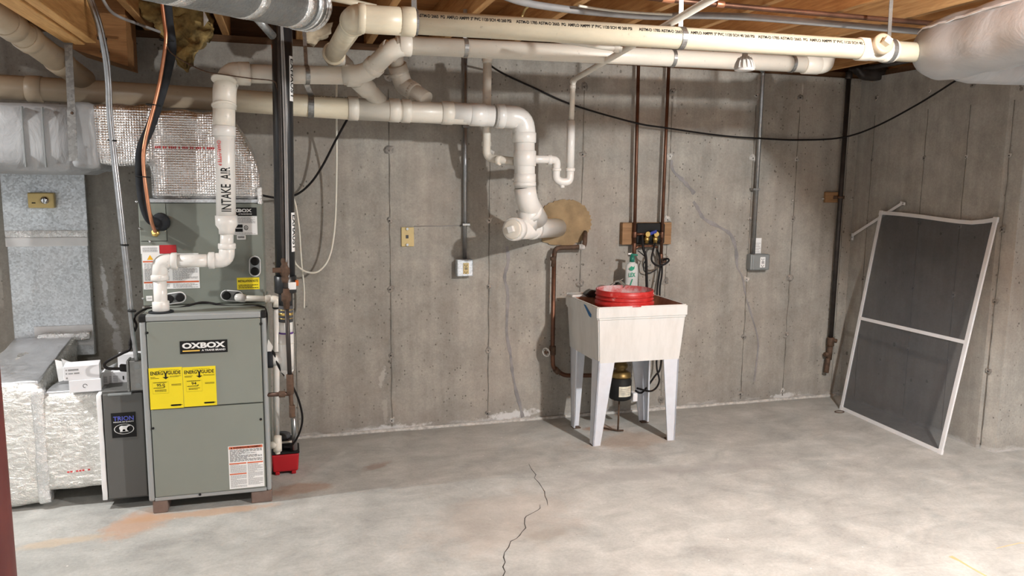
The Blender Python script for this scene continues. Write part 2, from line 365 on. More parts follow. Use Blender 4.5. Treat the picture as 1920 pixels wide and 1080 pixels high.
k = NT('sink_plastic'); n1 = k.noise(5, 6, .7, k.mapping((3, 3, .7))); n2 = k.noise(40, 4, .6)
cc = k.ramp(n1, [(.3, (.60, .59, .56)), (.6, (.69, .68, .655))]); cc = k.mix(k.ramp(n2, [(.70, 0.0), (.78, .6)]), cc, (.25, .22, .18)); k.col(cc); k.pr(.42); M['sink'] = k.m
k = NT('sink_grime'); n1 = k.noise(7, 6, .72); k.col(k.ramp(n1, [(.35, (.33, .13, .07)), (.55, (.50, .27, .17)), (.75, (.66, .56, .46))])); k.pr(.6); M['sink_in'] = k.m
M['leg'] = simple('leg_enamel', (.66, .685, .74), .35, .1, .05, 20)
M['tape_blue'] = simple('blue_tape', (.02, .13, .32), .6)
M['bottle'] = simple('bottle_plastic', (.60, .62, .60), .35, 0, .08)
M['green'] = simple('green_plastic', (.01, .16, .11), .4)
M['frame'] = simple('screen_frame', (.72, .72, .73), .4, 0, .06, 12)
k = NT('insect_mesh'); k.col((.082, .084, .092)); k.pr(.7)
tr = k.n('ShaderNodeBsdfTransparent'); mx = k.n('ShaderNodeMixShader', Fac=.32); k.t.links.new(k.b.outputs[0], mx.inputs[1]); k.t.links.new(tr.outputs[0], mx.inputs[2])
k.t.links.new(mx.outputs[0], k.t.nodes['Material Output'].inputs['Surface']); M['mesh'] = k.m
M['post'] = simple('oxblood_paint', (.085, .012, .010), .5, 0, .1)
M['batt'] = simple('fiberglass_batt', (.33, .23, .085), .95, 0, .65, 16, 1.0, 70)
M['tuft'] = simple('fiberglass_tuft', (.50, .42, .30), .95, 0, .35, 14, .8, 50)
M['paper'] = simple('kraft_dark', (.05, .04, .03), .9)
M['mortar'] = simple('mortar_patch', (.31, .22, .12), .9, 0, .22, 12, .5, 30)
M['caulk'] = simple('crack_filler', (.24, .23, .23), .8, 0, .25, 12, .3)
M['seam'] = simple('concrete_fin', (.16, .145, .125), .9, 0, .3, 20, .4)
M['tie'] = simple('tie_grout', (.25, .23, .205), .9, 0, .45, 40, .8, 60)
M['tie_lt'] = simple('tie_grout_pale', (.48, .46, .43), .9, 0, .3, 40, .8, 60)
M['crack'] = simple('crack_dark', (.035, .03, .027), .9)
M['bulbglass'] = simple('lamp_face', (.72, .70, .68), .25)
M['bulbbody'] = simple('lamp_fins', (.58, .55, .52), .5)
M['orange_cap'] = simple('orange_cap', (.5, .12, .02), .5)
M['purple'] = simple('purple_primer', (.10, .04, .22), .5)
M['duskmetal'] = simple('panel_grommet', (.07, .07, .075), .7, 0, .3)
# ------------------------------------------------------------------ lettering and labels
def text_geo(s, bold=0.0):
    cu = bpy.data.curves.new('t', 'FONT'); cu.body = s; cu.size = 1.0; cu.offset = bold; cu.resolution_u = 3
    o = bpy.data.objects.new('t', cu); COL.objects.link(o); bpy.context.view_layer.update()
    me = bpy.data.meshes.new_from_object(o.evaluated_get(bpy.context.evaluated_depsgraph_get()))
    vs = [v.co.copy() for v in me.vertices]; fs = [tuple(p.vertices) for p in me.polygons]
    bpy.data.objects.remove(o, do_unlink=True); bpy.data.curves.remove(cu); bpy.data.meshes.remove(me)
    x0 = min(v.x for v in vs); x1 = max(v.x for v in vs); y0 = min(v.y for v in vs); y1 = max(v.y for v in vs)
    return [((v.x-x0)/(x1-x0), (v.y-y0)/(y1-y0)) for v in vs], fs
def add_text(bm, s, o, ux, uy, bold=0.0):
    """text fitted to the box o, o+ux, o+uy"""
    vs, fs = text_geo(s, bold); o, ux, uy = V(o), V(ux), V(uy); b = [bm.verts.new(o+ux*x+uy*y) for x, y in vs]
    for f in fs:
        try: bm.faces.new([b[i] for i in f])
        except ValueError: pass
def cyl_text(s, p0, axis, nrm, r, length, height, flip=1, bold=0.0, shift=0.0):
    """text printed round a pipe: runs along axis, letters' height runs round the pipe; nrm = outward direction at its middle line"""
    bm = BM(); vs, fs = text_geo(s, bold); axis, nrm = V(axis).normalized(), V(nrm)
    nrm = (nrm-axis*nrm.dot(axis)).normalized(); side = nrm.cross(axis)*flip
    vv = [bm.verts.new((x*length, (y-.5)*height+shift, 0)) for x, y in vs]
    for f in fs:
        try: bm.faces.new([vv[i] for i in f])
        except ValueError: pass
    bmesh.ops.triangulate(bm, faces=bm.faces[:])
    for _ in range(3):
        L = [e for e in bm.edges if abs(e.verts[0].co.y-e.verts[1].co.y) > .007]
        if not L: break
        bmesh.ops.subdivide_edges(bm, edges=L, cuts=1); bmesh.ops.triangulate(bm, faces=bm.faces[:])
    for v in bm.verts:
        a = v.co.y/r; v.co = V(p0)+axis*v.co.x+(nrm*math.cos(a)+side*math.sin(a))*r
    return bm
def cyl_patch(p0, axis, nrm, r, length, height, shift=0.0, flip=1):
    bm = BM(); axis, nrm = V(axis).normalized(), V(nrm); nrm = (nrm-axis*nrm.dot(axis)).normalized(); side = nrm.cross(axis)*flip; n = 10; A = []; B = []
    for i in range(n+1):
        a = ((i/n-.5)*height+shift)/r; d = (nrm*math.cos(a)+side*math.sin(a))*r
        A.append(bm.verts.new(V(p0)+d)); B.append(bm.verts.new(V(p0)+axis*length+d))
    for i in range(n): bm.faces.new((A[i], A[i+1], B[i+1], B[i])).smooth = True
    return bm
class Lab:
    """flat label on a face turned to -Y: corner pixels TL, BR at depth Y; local coords u right, v up in 0..1"""
    def __init__(s, name, tl, br, Y, mat, parent, th=.0015, label=None):
        a, b = at(*tl, Y), at(*br, Y); s.x0, s.x1, s.z1, s.z0 = a.x, b.x, a.z, b.z; s.Y = Y-th
        bm = BM(); box(bm, (s.x0, Y-th, s.z0), (s.x1, Y+.0005, s.z1)); s.o = obj(name, bm, mat, parent, label); s.depth = 1
    def p(s, u, v, d=0.0006): return V((s.x0+(s.x1-s.x0)*u, s.Y-d, s.z0+(s.z1-s.z0)*v))
    def quads(s, bm, rects, d=.0006):
        for u0, v0, u1, v1 in rects: bm.faces.new([bm.verts.new(s.p(*q, d)) for q in ((u0, v0), (u1, v0), (u1, v1), (u0, v1))])
        return bm
    def text(s, bm, t, u0, v0, u1, v1, bold=0.0, d=.0006):
        add_text(bm, t, s.p(u0, v0, d), s.p(u1, v0, d)-s.p(u0, v0, d), s.p(u0, v1, d)-s.p(u0, v0, d), bold)
    def put(s, name, bm, mat, par=None): return obj(name, bm, mat, par or s.o)
    def lines(s, u0, v0, u1, v1, n, seed=0):
        rn = random.Random(seed); h = (v1-v0)/n; out = []
        for i in range(n):
            e = u1 if rn.random() < .72 else u0+(u1-u0)*rn.uniform(.3, .9); x = u0
            while x < e:
                wl = (u1-u0)*rn.uniform(.05, .14); out.append((x, v0+h*(i+.28), min(e, x+wl), v0+h*(i+.74))); x += wl+(u1-u0)*.018
        return out
# ================================================================== SETTING
WY, WX, WTOP = 4.816, 4.06, 2.37
def grid_face(bm, o, u, v, nu, nv):
    o, u, v = V(o), V(u), V(v); g = [[bm.verts.new(o+u*(i/nu)+v*(j/nv)) for j in range(nv+1)] for i in range(nu+1)]
    for i in range(nu):
        for j in range(nv): bm.faces.new((g[i][j], g[i+1][j], g[i+1][j+1], g[i][j+1]))
    return bm
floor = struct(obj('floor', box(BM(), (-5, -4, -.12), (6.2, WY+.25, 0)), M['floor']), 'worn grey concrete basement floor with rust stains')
wall = struct(obj('wall_back', box(BM(), (-5, WY, -.05), (WX+.28, WY+.25, WTOP)), M['wall']), 'bare poured concrete back wall with form seams and pits')
# right wall: runs towards the camera, ends in a chamfered outside corner, then steps off to the right
cy = 3.485
pl = [(WX, WY+.02, -.05), (WX, cy+.10, -.05), (WX+.035, cy, -.05), (WX+.28, cy, -.05), (WX+.28, WY+.02, -.05)]
wr = struct(obj('wall_right', prism(BM(), pl, (0, 0, WTOP+.05)), M['wall2']), 'grey poured concrete side wall ending in a chamfered outside corner')
wr2 = struct(obj('wall_front_right', box(BM(), (WX+.28, cy, -.05), (6.2, cy+.25, WTOP)), M['wall2']), 'concrete wall face turning off past the outside corner')
# rough footing edge of the slab along the wall
bm = BM(); pts = [V((-2.2+i*.12, WY-.012-.014*abs(noise.noise(V((i*.7, 3, 1)))), .004)) for i in range(53)]
sweep(bm, pts, [.012+.010*abs(noise.noise(V((i*.5, 8, 2)))) for i in range(53)], 6); obj('slab_joint', bm, M['tie_lt'], wall)
# form seams and tie marks
RZ = [at(1098, 163, WY).z, at(1095, 289, WY).z, at(731, 413, WY).z, at(1084, 532, WY).z, at(732, 666, WY).z, at(733, 788, WY).z]
def tie_mesh(seed):
    bm = BM(); rn = random.Random(seed); n = 10; c = bm.verts.new((0, -.004, 0)); ring = []
    for i in range(n):
        a = 2*math.pi*i/n; r = .025*rn.uniform(.6, 1.25); ring.append(bm.verts.new((math.cos(a)*r, .001, math.sin(a)*r)))
    mid = [bm.verts.new((v.co.x*.6, -.006*rn.uniform(.4, 1.2), v.co.z*.6)) for v in ring]
    for i in range(n): bm.faces.new((ring[i], mid[i], mid[(i+1) % n], ring[(i+1) % n])); bm.faces.new((mid[i], c, mid[(i+1) % n]))
    bmesh.ops.recalc_face_normals(bm, faces=bm.faces[:]); me = bpy.data.meshes.new('tie_mark'); bm.to_mesh(me); bm.free(); return me
TM = [tie_mesh(i) for i in range(4)]
for i, me in enumerate(TM): me.materials.append(M['tie_lt'] if i == 3 else M['tie'])
hole_me = tie_mesh(9); hole_me.materials.append(M['crack'])
def tie(x, y, z, parent, rz=0.0, sc=1.0):
    o = bpy.data.objects.new('tie_mark', random.choice(TM)); COL.objects.link(o); o.location = (x, y, z); o.rotation_euler = (0, random.uniform(0, 6), 0) if not rz else (0, 0, rz); o.scale = (sc,)*3
    o.parent = parent
    h = bpy.data.objects.new('tie_hole', hole_me); COL.objects.link(h); n = V((0, -1, 0)) if not rz else V((-1, 0, 0))
    h.location = (x, y, z) if rz else (x-.004, y-.004, z-.003); h.scale = (.32*sc,)*3
    if rz: h.rotation_euler = (0, 0, rz); h.location = (x-.004, y, z-.003)
    h.parent = parent
seamX = [at(731, 412, WY).x, at(917, 470, WY).x, at(1091, 370, WY).x, at(1252, 405, WY).x, at(1406, 412, WY).x, at(1487, 410, WY).x, at(548, 400, WY).x, at(1580, 410, WY).x]
def seam_line(f, z0, z1, n=46, amp=.004, wid=.006, nrm=(0, -1, 0), sd=0):
    rn = random.Random(sd); pts = [f(amp*noise.noise(V((i*.35, sd, 0)))*1.6, z0+(z1-z0)*i/n) for i in range(n+1)]
    return ribbon(BM(), pts, [wid*rn.choice((.35, .6, .8, 1.0, 1.3)) for _ in pts], nrm, .0025)
for i, x in enumerate(seamX):
    faint = i >= 6
    obj('form_seam', seam_line(lambda j, z, x=x: V((x+j, WY, z)), .03, 2.15 if i != 2 else 2.22, wid=.0035 if faint else .0065, sd=i+1), M['seam'], wall)
    if not faint:
        for z in RZ: tie(x, WY, z, wall, 0, random.uniform(.8, 1.4))
for i, px in enumerate(((1635, 299), (1733, 297), (1812, 291), (1893, 290))):
    q = atx(*px, WX)
    obj('form_seam', seam_line(lambda j, z, y=q.y: V((WX, y+j, z)), .03, 2.1, wid=.0035, nrm=(-1, 0, 0), sd=20+i), M['seam'], wr)
    for z in RZ[:5]: tie(WX, q.y, z, wr, -math.pi/2, random.uniform(.55, .95))
# repaired cracks
def pxline(pts, Y): return [at(x, y, Y) for x, y in pts]
obj('filled_crack', ribbon(BM(), spline(pxline([(950, 462), (953, 490), (946, 520), (952, 552), (950, 622), (957, 665), (961, 700), (968, 735), (974, 756), (980, 782)], WY), 4), .020, (0, -1, 0), .002, .35), M['caulk'], wall)
obj('filled_crack', ribbon(BM(), spline(pxline([(1258, 300), (1262, 320), (1282, 340), (1302, 363)], WY), 5), .024, (0, -1, 0), .002, .4), M['caulk'], wall)
obj('filled_crack', ribbon(BM(), spline(pxline([(1300, 378), (1308, 390), (1320, 410), (1347, 425), (1370, 440), (1380, 470), (1382, 500), (1392, 520), (1398, 555), (1407, 585), (1421, 637), (1418, 682), (1414, 715)], WY), 4), [.024]*24+[.012]*25, (0, -1, 0), .002, .35), M['caulk'], wall)
obj('floor_crack', ribbon(BM(), [fl(x+random.uniform(-1.5, 1.5), y) for x, y in ((992, 870), (997, 880), (1004, 890), (1003, 896), (1012, 906), (1016, 915), (1022, 922), (1023, 930), (1027, 938), (1027, 948))], [.001, .002, .003, .0015, .003, .002, .004, .003, .003, .001], (0, 0, 1), .0012), M['crack'], floor)
obj('floor_crack', ribbon(BM(), [fl(x+random.uniform(-1.5, 1.5), y) for x, y in ((1013, 946), (1013, 953), (1009, 956), (998, 962), (986, 968), (983, 972), (983, 982), (987, 990), (978, 997), (975, 1004), (968, 1010), (958, 1015), (953, 1026), (947, 1036), (945, 1045), (948, 1054), (944, 1063), (946, 1072), (943, 1080), (945, 1095))], [.001, .003, .002, .0015, .003, .004, .003, .004, .002, .004, .0015, .003, .004, .002, .005, .003, .005, .003, .004, .004], (0, 0, 1), .0012), M['crack'], floor)
obj('scratch', ribbon(BM(), [fl(x, y) for x, y in ((1782, 1043), (1800, 1052), (1820, 1064), (1845, 1078), (1870, 1092))], [.02, .014, .012, .010, .008], (0, 0, 1), .0005, .3), simple('rust_scrape', (.62, .40, .20), .8), floor)
obj('scratch', ribbon(BM(), [fl(x, y) for x, y in ((1868, 1028), (1890, 1023), (1912, 1018), (1940, 1020))], .006, (0, 0, 1), .0005, .3), simple('rust_scrape_thin', (.58, .42, .24), .8), floor)
# mortar patch round the pipe exit
poly = [(1012, 402), (1022, 386), (1040, 378), (1062, 374), (1082, 379), (1096, 389), (1105, 405), (1108, 420), (1103, 434), (1096, 446), (1082, 455), (1060, 461), (1030, 457), (1014, 448), (1004, 430)]
bm = BM(); pp = spline([V((x, y, 0)) for x, y in poly+poly[:1]], 5)[:-1]; prism(bm, [at(q.x+random.uniform(-2, 2), q.y+random.uniform(-2, 2), WY) for q in pp], (0, -.012, 0)); obj('mortar_patch', bm, M['mortar'], wall)
# ceiling: subfloor, joists, sill
ceil = struct(obj('ceiling', box(BM(), (-5, -4, 2.645), (6.2, WY+.25, 2.67)), M['subfloor']), 'brown plywood subfloor seen between the joists')
jm = None
for kx in range(-13, 12):
    x = 1.325+kx*.406
    if x < -4.9 or x > 6.1: continue
    if jm is None:
        o = obj('joist', box(BM(), (-.019, -4, 2.412), (.019, WY+.2, 2.645), .002), M['joist'], ceil); jm = o.data
    else:
        o = bpy.data.objects.new('joist', jm); COL.objects.link(o); o.parent = ceil
    o.location.x = x
struct(obj('trim_1', box(BM(), (-5, WY+.015, WTOP), (WX+.28, WY+.16, 2.412)), M['sill']), 'dark wooden sill plate on top of the back wall')
struct(obj('trim_2', box(BM(), (WX+.03, cy+.03, WTOP), (WX+.17, WY+.015, 2.412)), M['sill']), 'dark wooden sill plate on top of the side wall')
struct(obj('trim_3', box(BM(), (-5, WY+.16, WTOP), (WX+.28, WY+.25, 2.645)), M['sill']), 'rim board behind the joist ends')
struct(obj('trim_4', box(BM(), (WX+.17, cy+.03, WTOP), (WX+.21, WY+.15, 2.645)), M['sill']), 'rim board above the side wall')
# ================================================================== WOOD, INSULATION
t = T('ceiling_beam', 'built-up orange wooden beam at the upper left, its end over the grey duct', 'beam', (-.87, 3.2, 2.2))
bx0 = [-.950, -.900, -.848, -.795]
for i in range(3):
    obj('ply', box(BM(), (bx0[i], -4, 2.196+(.010, 0, .006)[i]), (bx0[i+1]-.007, 4.06-.03*i, 2.405), .003), M['beam'], t)
pz = [at(x, y, 4.42) for x, y in ((137, 92), (240, 124))]
zt = 2.64
tag(obj('beam_end_board', prism(BM(), [pz[0], pz[1], V((pz[1].x, 4.42, zt)), V((pz[0].x, 4.42, zt))], (0, .28, 0)), wood('board_brown', (.22, .10, .035), (.36, .18, .07), 'x')), 'wide brown board behind the orange beam, lower edge sloping', 'board')
def lump(poly, Y, th, amp, seed, sub=3):
    bm = BM(); prism(bm, [at(x, y, Y) for x, y in poly], (0, th, 0)); bmesh.ops.triangulate(bm, faces=bm.faces[:])
    for _ in range(sub): bmesh.ops.subdivide_edges(bm, edges=[e for e in bm.edges if e.calc_length() > .02], cuts=1); bmesh.ops.triangulate(bm, faces=bm.faces[:])
    for v in bm.verts:
        q = v.co*16+V((seed,)*3); q2 = v.co*60; v.co += V((noise.noise(q), noise.noise(q+V((5,)*3))*1.5, noise.noise(q+V((9,)*3))))*amp+V((noise.noise(q2), noise.noise(q2+V((4,)*3)), noise.noise(q2+V((8,)*3))))*amp*.35
    for f in bm.faces: f.smooth = True
    return bm
tag(obj('insulation_batt', lump([(232, -8), (345, -8), (390, 14), (394, 58), (372, 88), (352, 108), (346, 126), (336, 118), (326, 96), (300, 62), (278, 30)], 4.45, .10, .034, 1, 4), M['batt']), 'torn yellow fibreglass batt hanging from the joists by the line set', 'insulation')
tag(obj('insulation_tuft', lump([(572, 46), (622, 40), (618, 66), (600, 72), (588, 86), (574, 78), (568, 62)], 4.3, .06, .016, 4), M['tuft']), 'pale fibreglass tuft under the end of the round duct', 'insulation')
tag(obj('paper_scrap', prism(BM(), [at(*q, 4.38) for q in ((381, 17), (391, 38), (382, 50))], (0, .003, 0)), M['white']), 'small white pointed scrap hanging in the yellow insulation', 'paper')
# ================================================================== AIR HANDLING, LEFT
# supply trunk: grey vinyl wrapped
FY = 4.05
tx0, tx1 = -2.6, at(176, 250, FY).x
ztop, zbot = 1.935, 1.612
t = T('supply_trunk', 'grey vinyl wrapped duct trunk running off the left edge below the beam', 'duct', (-1.6, 4.3, zbot))
bm = BM(); crumple(bm, (tx0, FY, zbot), (tx1, 4.56, ztop), 5, .005, 2, .085, 4); obj('wrap', bm, M['vinyl'], t)
for px in (44, 82): x = at(px, 250, FY).x; bm = BM(); box(bm, (x-.002, FY-.008, zbot+.03), (x+.002, FY+.02, ztop-.02)); obj('wrap_seam', bm, M['box_grey'], t)
bm = BM(); crumple(bm, (tx1-.10, FY-.012, zbot+.02), (tx1+.012, 4.55, ztop+.004), 4, .012, 12, .03, 14); obj('end_fold', bm, M['vinyl'], t)
# foil wrapped plenum and its side branch
t = T('foil_plenum', 'shiny foil bubble wrapped plenum on top of the evaporator coil', 'duct', (-.39, 4.4, 1.49))
bm = BM(); crumple(bm, (tx1-.01, FY, at(220, 309, FY).z), (-.60, 4.56, 1.94), 5, .014, 5, .025, 12); obj('branch_wrap', bm, M['foil'], t)
PY = 4.17
bm = BM(); crumple(bm, (-.64, PY-.02, 1.495), (-.125, 4.62, 1.93), 5, .012, 8, .03, 10)
for v in bm.verts:
    f = max(0, (v.co.z-1.56)/.37); v.co.x -= (.14*f*f if v.co.x > -.38 else 0)*(v.co.x+.38)/.255
obj('plenum_wrap', bm, M['foil'], t)
bm = BM(); a = at(262, 383, PY); b = at(487, 373, PY); box(bm, (a.x, PY-.022, 1.478), (b.x, 4.6, 1.497), .003); obj('drip_lip', bm, M['galv'], t)
bm = BM(); box(bm, (-.135, PY-.03, 1.47), (-.112, PY+.10, 1.56), .006, 2); obj('foil_corner', bm, M['foil_tape'], t)
bm = BM(); add_text(bm, '--- -- ---- - --- -- --- - ----', V((-.60, PY-.038, 1.742)), (.27, 0, 0), (0, 0, .011)); obj('red_print', bm, M['red_label'], t)
# galvanized return drop
GY = 4.765
gx0, gx1 = -1.455, -1.061
t = T('return_drop', 'spangled galvanized return air drop against the wall at the far left', 'duct', (-1.26, 4.8, .6))
obj('sheet_body', box(BM(), (gx0, GY, .60), (gx1, WY-.005, 1.64), .004), M['galv'], t)
obj('upper_sheet', box(BM(), (gx0-.006, GY-.006, 1.30), (gx1+.006, GY, 1.63), .002), M['galv'], t)
za, zb = at(80, 436, GY).z, at(80, 462, GY).z
bm = BM(); box(bm, (gx0-.004, GY-.012, zb), (gx1+.004, GY, (za+zb)/2+.012), .004, 2); obj('slip_joint', bm, M['white_vinyl'], t)
bm = BM(); crumple(bm, (gx0-.004, GY-.009, (za+zb)/2+.012), (gx1+.004, GY+.001, za+.012), 4, .003, 3, .002, 30); obj('foil_tape_band', bm, M['foil_tape'], t)
bm = BM(); box(bm, (gx0+.10, GY-.004, .66), (gx1, GY, .775), .001); obj('patch_plate', bm, M['white_vinyl'], t)
# humidistat
a, b = at(52, 361, GY-.03), at(104, 390, GY-.03)
t = T('humidistat', 'gold humidistat with round knob on the galvanized return drop', 'thermostat', ((a.x+b.x)/2, GY-.006, b.z))
obj('housing', box(BM(), (a.x, GY-.045, b.z), (b.x, GY-.006, a.z), .006, 2), M['gold'], t)
kc = at(84, 375.5, GY-.045)
kb = obj('knob', lathe(BM(), kc, (0, -1, 0), [(0, .021), (.004, .021), (.006, .017), (.016, .015), (.018, .010)]), M['chrome'], t)
bm = BM(); box(bm, (kc.x-.002, GY-.0645, kc.z-.013), (kc.x+.002, GY-.063, kc.z+.013)); obj('knob_mark', bm, M['black'], kb)
bm = BM(); p = at(63, 380.5, GY-.046); box(bm, (p.x-.009, GY-.0465, p.z-.003), (p.x+.009, GY-.0455, p.z+.003)); obj('maker_plate', bm, M['ink'], t)
# foil wrapped return boot
AY = 4.04
t = T('foil_boot', 'tall foil wrapped return duct on the floor at the left edge', 'duct', (-1.27, 4.3, 0))
bm = BM(); crumple(bm, (-1.46, AY, .022), (-1.145, 4.76, .62), 5, .010, 21, .025, 9)
for v in bm.verts:
    if v.co.z > .3: v.co.z += (v.co.y-AY)*.135*min(1, (v.co.z-.3)/.3)
obj('boot_wrap', bm, M['foil_soft'], t)
bm = BM(); crumple(bm, (-1.44, AY+.03, .608), (-1.16, 4.735, .626), 4, .004, 22, .004, 8)
for v in bm.verts: v.co.z += (v.co.y-AY)*.135
obj('top_wrap', bm, M['foil_flat'], t)
bm = BM(); crumple(bm, (-1.33, 4.715, .70), (-1.07, 4.762, .738), 4, .012, 23, .006, 22); obj('tape_collar', bm, M['foil_tape'], t)
bm = BM(); crumple(bm, (-1.185, AY-.008, .03), (-1.13, AY+.05, .60), 4, .008, 24, .012, 20); obj('corner_tape', bm, M['foil_tape'], t)
t = T('foil_return', 'lower foil wrapped duct between the floor boot and the filter cabinet', 'duct', (-1.0, 4.3, .09))
bm = BM(); crumple(bm, (-1.15, AY-.005, .092), (-.868, 4.50, .568), 5, .010, 31, .022, 9); obj('duct_wrap', bm, M['foil_soft'], t)
bm = BM(); crumple(bm, (-1.13, AY+.02, .560), (-.70, 4.48, .578), 4, .003, 32, .003, 8); obj('top_wrap', bm, M['foil_flat'], t)
bm = BM(); crumple(bm, (-.888, 3.955, .05), (-.866, AY+.02, .575), 4, .003, 33, .003, 18); obj('edge_tape', bm, M['white_vinyl'], t)
p = at(148, 883, AY-.012); bm = BM(); add_text(bm, '-- --- -', p-V((.05, .004, .004)), (.10, 0, .004), (0, 0, .008)); obj('red_print', bm, M['ink_red'], t)
# filter cabinet
CY = 3.95
cx0, cx1, cz0, cz1 = -.866, -.682, .043, .588
t = T('filter_cabinet', 'dark grey air filter cabinet with a polar bear emblem beside the furnace', 'air filter', (-.77, 4.2, cz0))
obj('body', box(BM(), (cx0, CY+.02, cz0), (cx1, 4.5, cz1), .004), M['cab'], t)
obj('door', box(BM(), (cx0+.006, CY, cz0+.012), (cx1-.004, CY+.02, cz1-.012), .005, 2), M['cab'], t)
bm = BM(); box(bm, (cx0+.03, CY-.006, cz1-.02), (cx1-.05, CY+.012, cz1-.010), .002); obj('door_lip', bm, M['box_grey'], t)
L = Lab('emblem_label', (208, 775), (256.5, 818), CY, M['ink'], t, .002)
bm = BM(); L.text(bm, 'TRION', .08, .68, .92, .86, .015); L.put('lettering', bm, M['ink_blue'])
bm = BM(); L.text(bm, 'INDOOR AIR QUALITY', .08, .60, .92, .655, .02)
n = 40
for i in range(n):
    a0, a1 = 2*math.pi*i/n, 2*math.pi*(i+1)/n
    q = [L.p(.5+.41*math.cos(a)*s, .34+.205*math.sin(a)*s) for a, s in ((a0, 1), (a1, 1), (a1, .93), (a0, .93))]
    bm.faces.new([bm.verts.new(x) for x in q])
bear = [(.30, .40), (.33, .45), (.40, .475), (.50, .47), (.60, .465), (.68, .49), (.75, .485), (.77, .465), (.70, .445), (.66, .42), (.62, .37), (.62, .30), (.66, .255), (.56, .255), (.545, .31), (.50, .335), (.45, .32), (.43, .255), (.33, .255), (.34, .29), (.31, .34)]
bm.faces.new([bm.verts.new(L.p(*q)) for q in bear]); bmesh.ops.triangulate(bm, faces=[f for f in bm.faces if len(f.verts) > 8])
bm.faces.new([bm.verts.new(L.p(*q)) for q in ((.30, .225), (.70, .235), (.66, .25), (.34, .245))])
L.put('bear_emblem', bm, M['white'])
# ------------------------------------------------------------------ furnace
fx0, fx1, FYF, fz0, fz1 = -.663, -.108, 3.85, .062, .965
t = T('furnace', 'grey gas furnace cabinet with yellow energy labels and black name badge', 'furnace', ((fx0+fx1)/2, 4.2, fz0)); FUR = t
obj('casing', box(BM(), (fx0, FYF+.012, fz0), (fx1, 4.56, fz1), .004), M['furn'], t)
zs = at(390, 761, FYF).z
ud = obj('upper_door', box(BM(), (fx0+.028, FYF-.006, zs+.0025), (fx1-.024, FYF+.013, fz1-.030), .003), M['furn'], t)
ld = obj('lower_door', box(BM(), (fx0+.028, FYF-.006, fz0+.020), (fx1-.024, FYF+.013, zs-.0025), .003), M['furn'], t)
for s, xa, xb in ((0, fx0-.003, fx0+.024), (1, fx1-.020, fx1+.003)):
    obj('corner_rail', box(BM(), (xa, FYF-.004, fz0), (xb, FYF+.05, fz1-.028), .010, 3), M['furn_lt'], t)
    obj('corner_cap', box(BM(), (xa-.002, FYF-.006, fz1-.030), (xb+.002, FYF+.05, fz1+.002), .006, 2), M['black'], t)
obj('top_rail', box(BM(), (fx0+.024, FYF-.004, fz1-.028), (fx1-.020, FYF+.05, fz1+.001), .006, 2), M['furn_lt'], t)
obj('bottom_rail', box(BM(), (fx0+.024, FYF-.004, fz0), (fx1-.020, FYF+.04, fz0+.018), .003), M['furn_lt'], t)
for d, px in ((ud, ((276, 624), (489, 607))), (ld, ((287, 803), (489, 786), (375, 927)))):
    for x, y in px: obj('screw', lathe(BM(), at(x, y, FYF-.006), (0, -1, 0), [(0, .006), (.003, .006), (.005, .003)], 10), M['black'], d)
Y0 = FYF-.006
L = Lab('name_badge', (337, 640), (427, 659.5), Y0, M['ink'], t, .003)
bm = BM(); L.text(bm, 'OXBOX', .045, .40, .955, .86, .045); L.text(bm, 'A TRANE BRAND', .45, .16, .955, .30, .03); L.put('lettering', bm, M['white'])
L.put('gold_bar', L.quads(BM(), [(.05, .17, .41, .27)]), M['gold_line'])
for tl, br, num, sd in (((278.3, 691), (345, 764), '95.0', 1), ((342, 689), (407, 759), '94', 2)):
    L = Lab('energy_label', tl, br, Y0-(.0003 if sd == 2 else 0), M['yellow'], t)
    bm = BM(); L.text(bm, 'ENERG', .05, .83, .43, .92, .025); L.text(bm, 'GUIDE', .56, .83, .95, .92, .025)
    for tri in (((.43, .92), (.47, .92), (.50, .86), (.485, .83)), ((.53, .92), (.57, .92), (.50, .79), (.485, .83)), ((.475, .86), (.525, .86), (.525, .76), (.475, .76)), ((.40, .775), (.60, .775), (.5, .72))):
        bm.faces.new([bm.verts.new(L.p(*q, .0008+.0001*random.random())) for q in tri])
    L.text(bm, num, .22 if len(num) > 3 else .25, .55, .46 if len(num) > 3 else .40, .62, .02)
    L.quads(bm, [(.12, .51, .45, .525), (.43, .53, .47, .55), (.60, .07, .96, .085), (.62, .055, .92, .095)] + L.lines(.05, .74, .30, .79, 2, sd) + L.lines(.62, .76, .96, .80, 2, sd+5) + L.lines(.66, .55, .95, .60, 2, sd+9) + L.lines(.12, .63, .52, .66, 1, sd+3) + L.lines(.16, .42, .5, .48, 2, sd+4) + L.lines(.3, .935, .9, .95, 1, sd))
    L.quads(bm, [(.09, .38, .092, .66), (.57, .38, .572, .66), (.09, .38, .57, .383), (.09, .657, .57, .66)])
    L.put('lettering', bm, M['ink'])
def warning(L, seed, title):
    for q in ((.02, .93, .98, .99), (.02, .575, .50, .605), (.53, .575, .98, .605), (.02, .33, .50, .36)): L.put('orange_band', L.quads(BM(), [q], .0004), M['orange'])
    bm = BM(); L.text(bm, title, .14, .938, .93, .98, .03, .0009); bm.faces.new([bm.verts.new(L.p(*q, .0009)) for q in ((.07, .94), (.12, .94), (.095, .983))])
    L.quads(bm, [r for r in L.lines(.04, .63, .96, .92, 13, seed)]); L.put('lettering', bm, M['ink'])
    L.put('fine_print', L.quads(BM(), L.lines(.04, .37, .50, .57, 9, seed+1)+L.lines(.04, .03, .50, .32, 13, seed+2)+L.lines(.54, .06, .97, .57, 22, seed+3)), M['ink_grey'])
warning(Lab('warning_label', (427.5, 837.5), (496, 911), Y0, M['white'], t), 3, 'WARNING/AVERTISSEMENT')
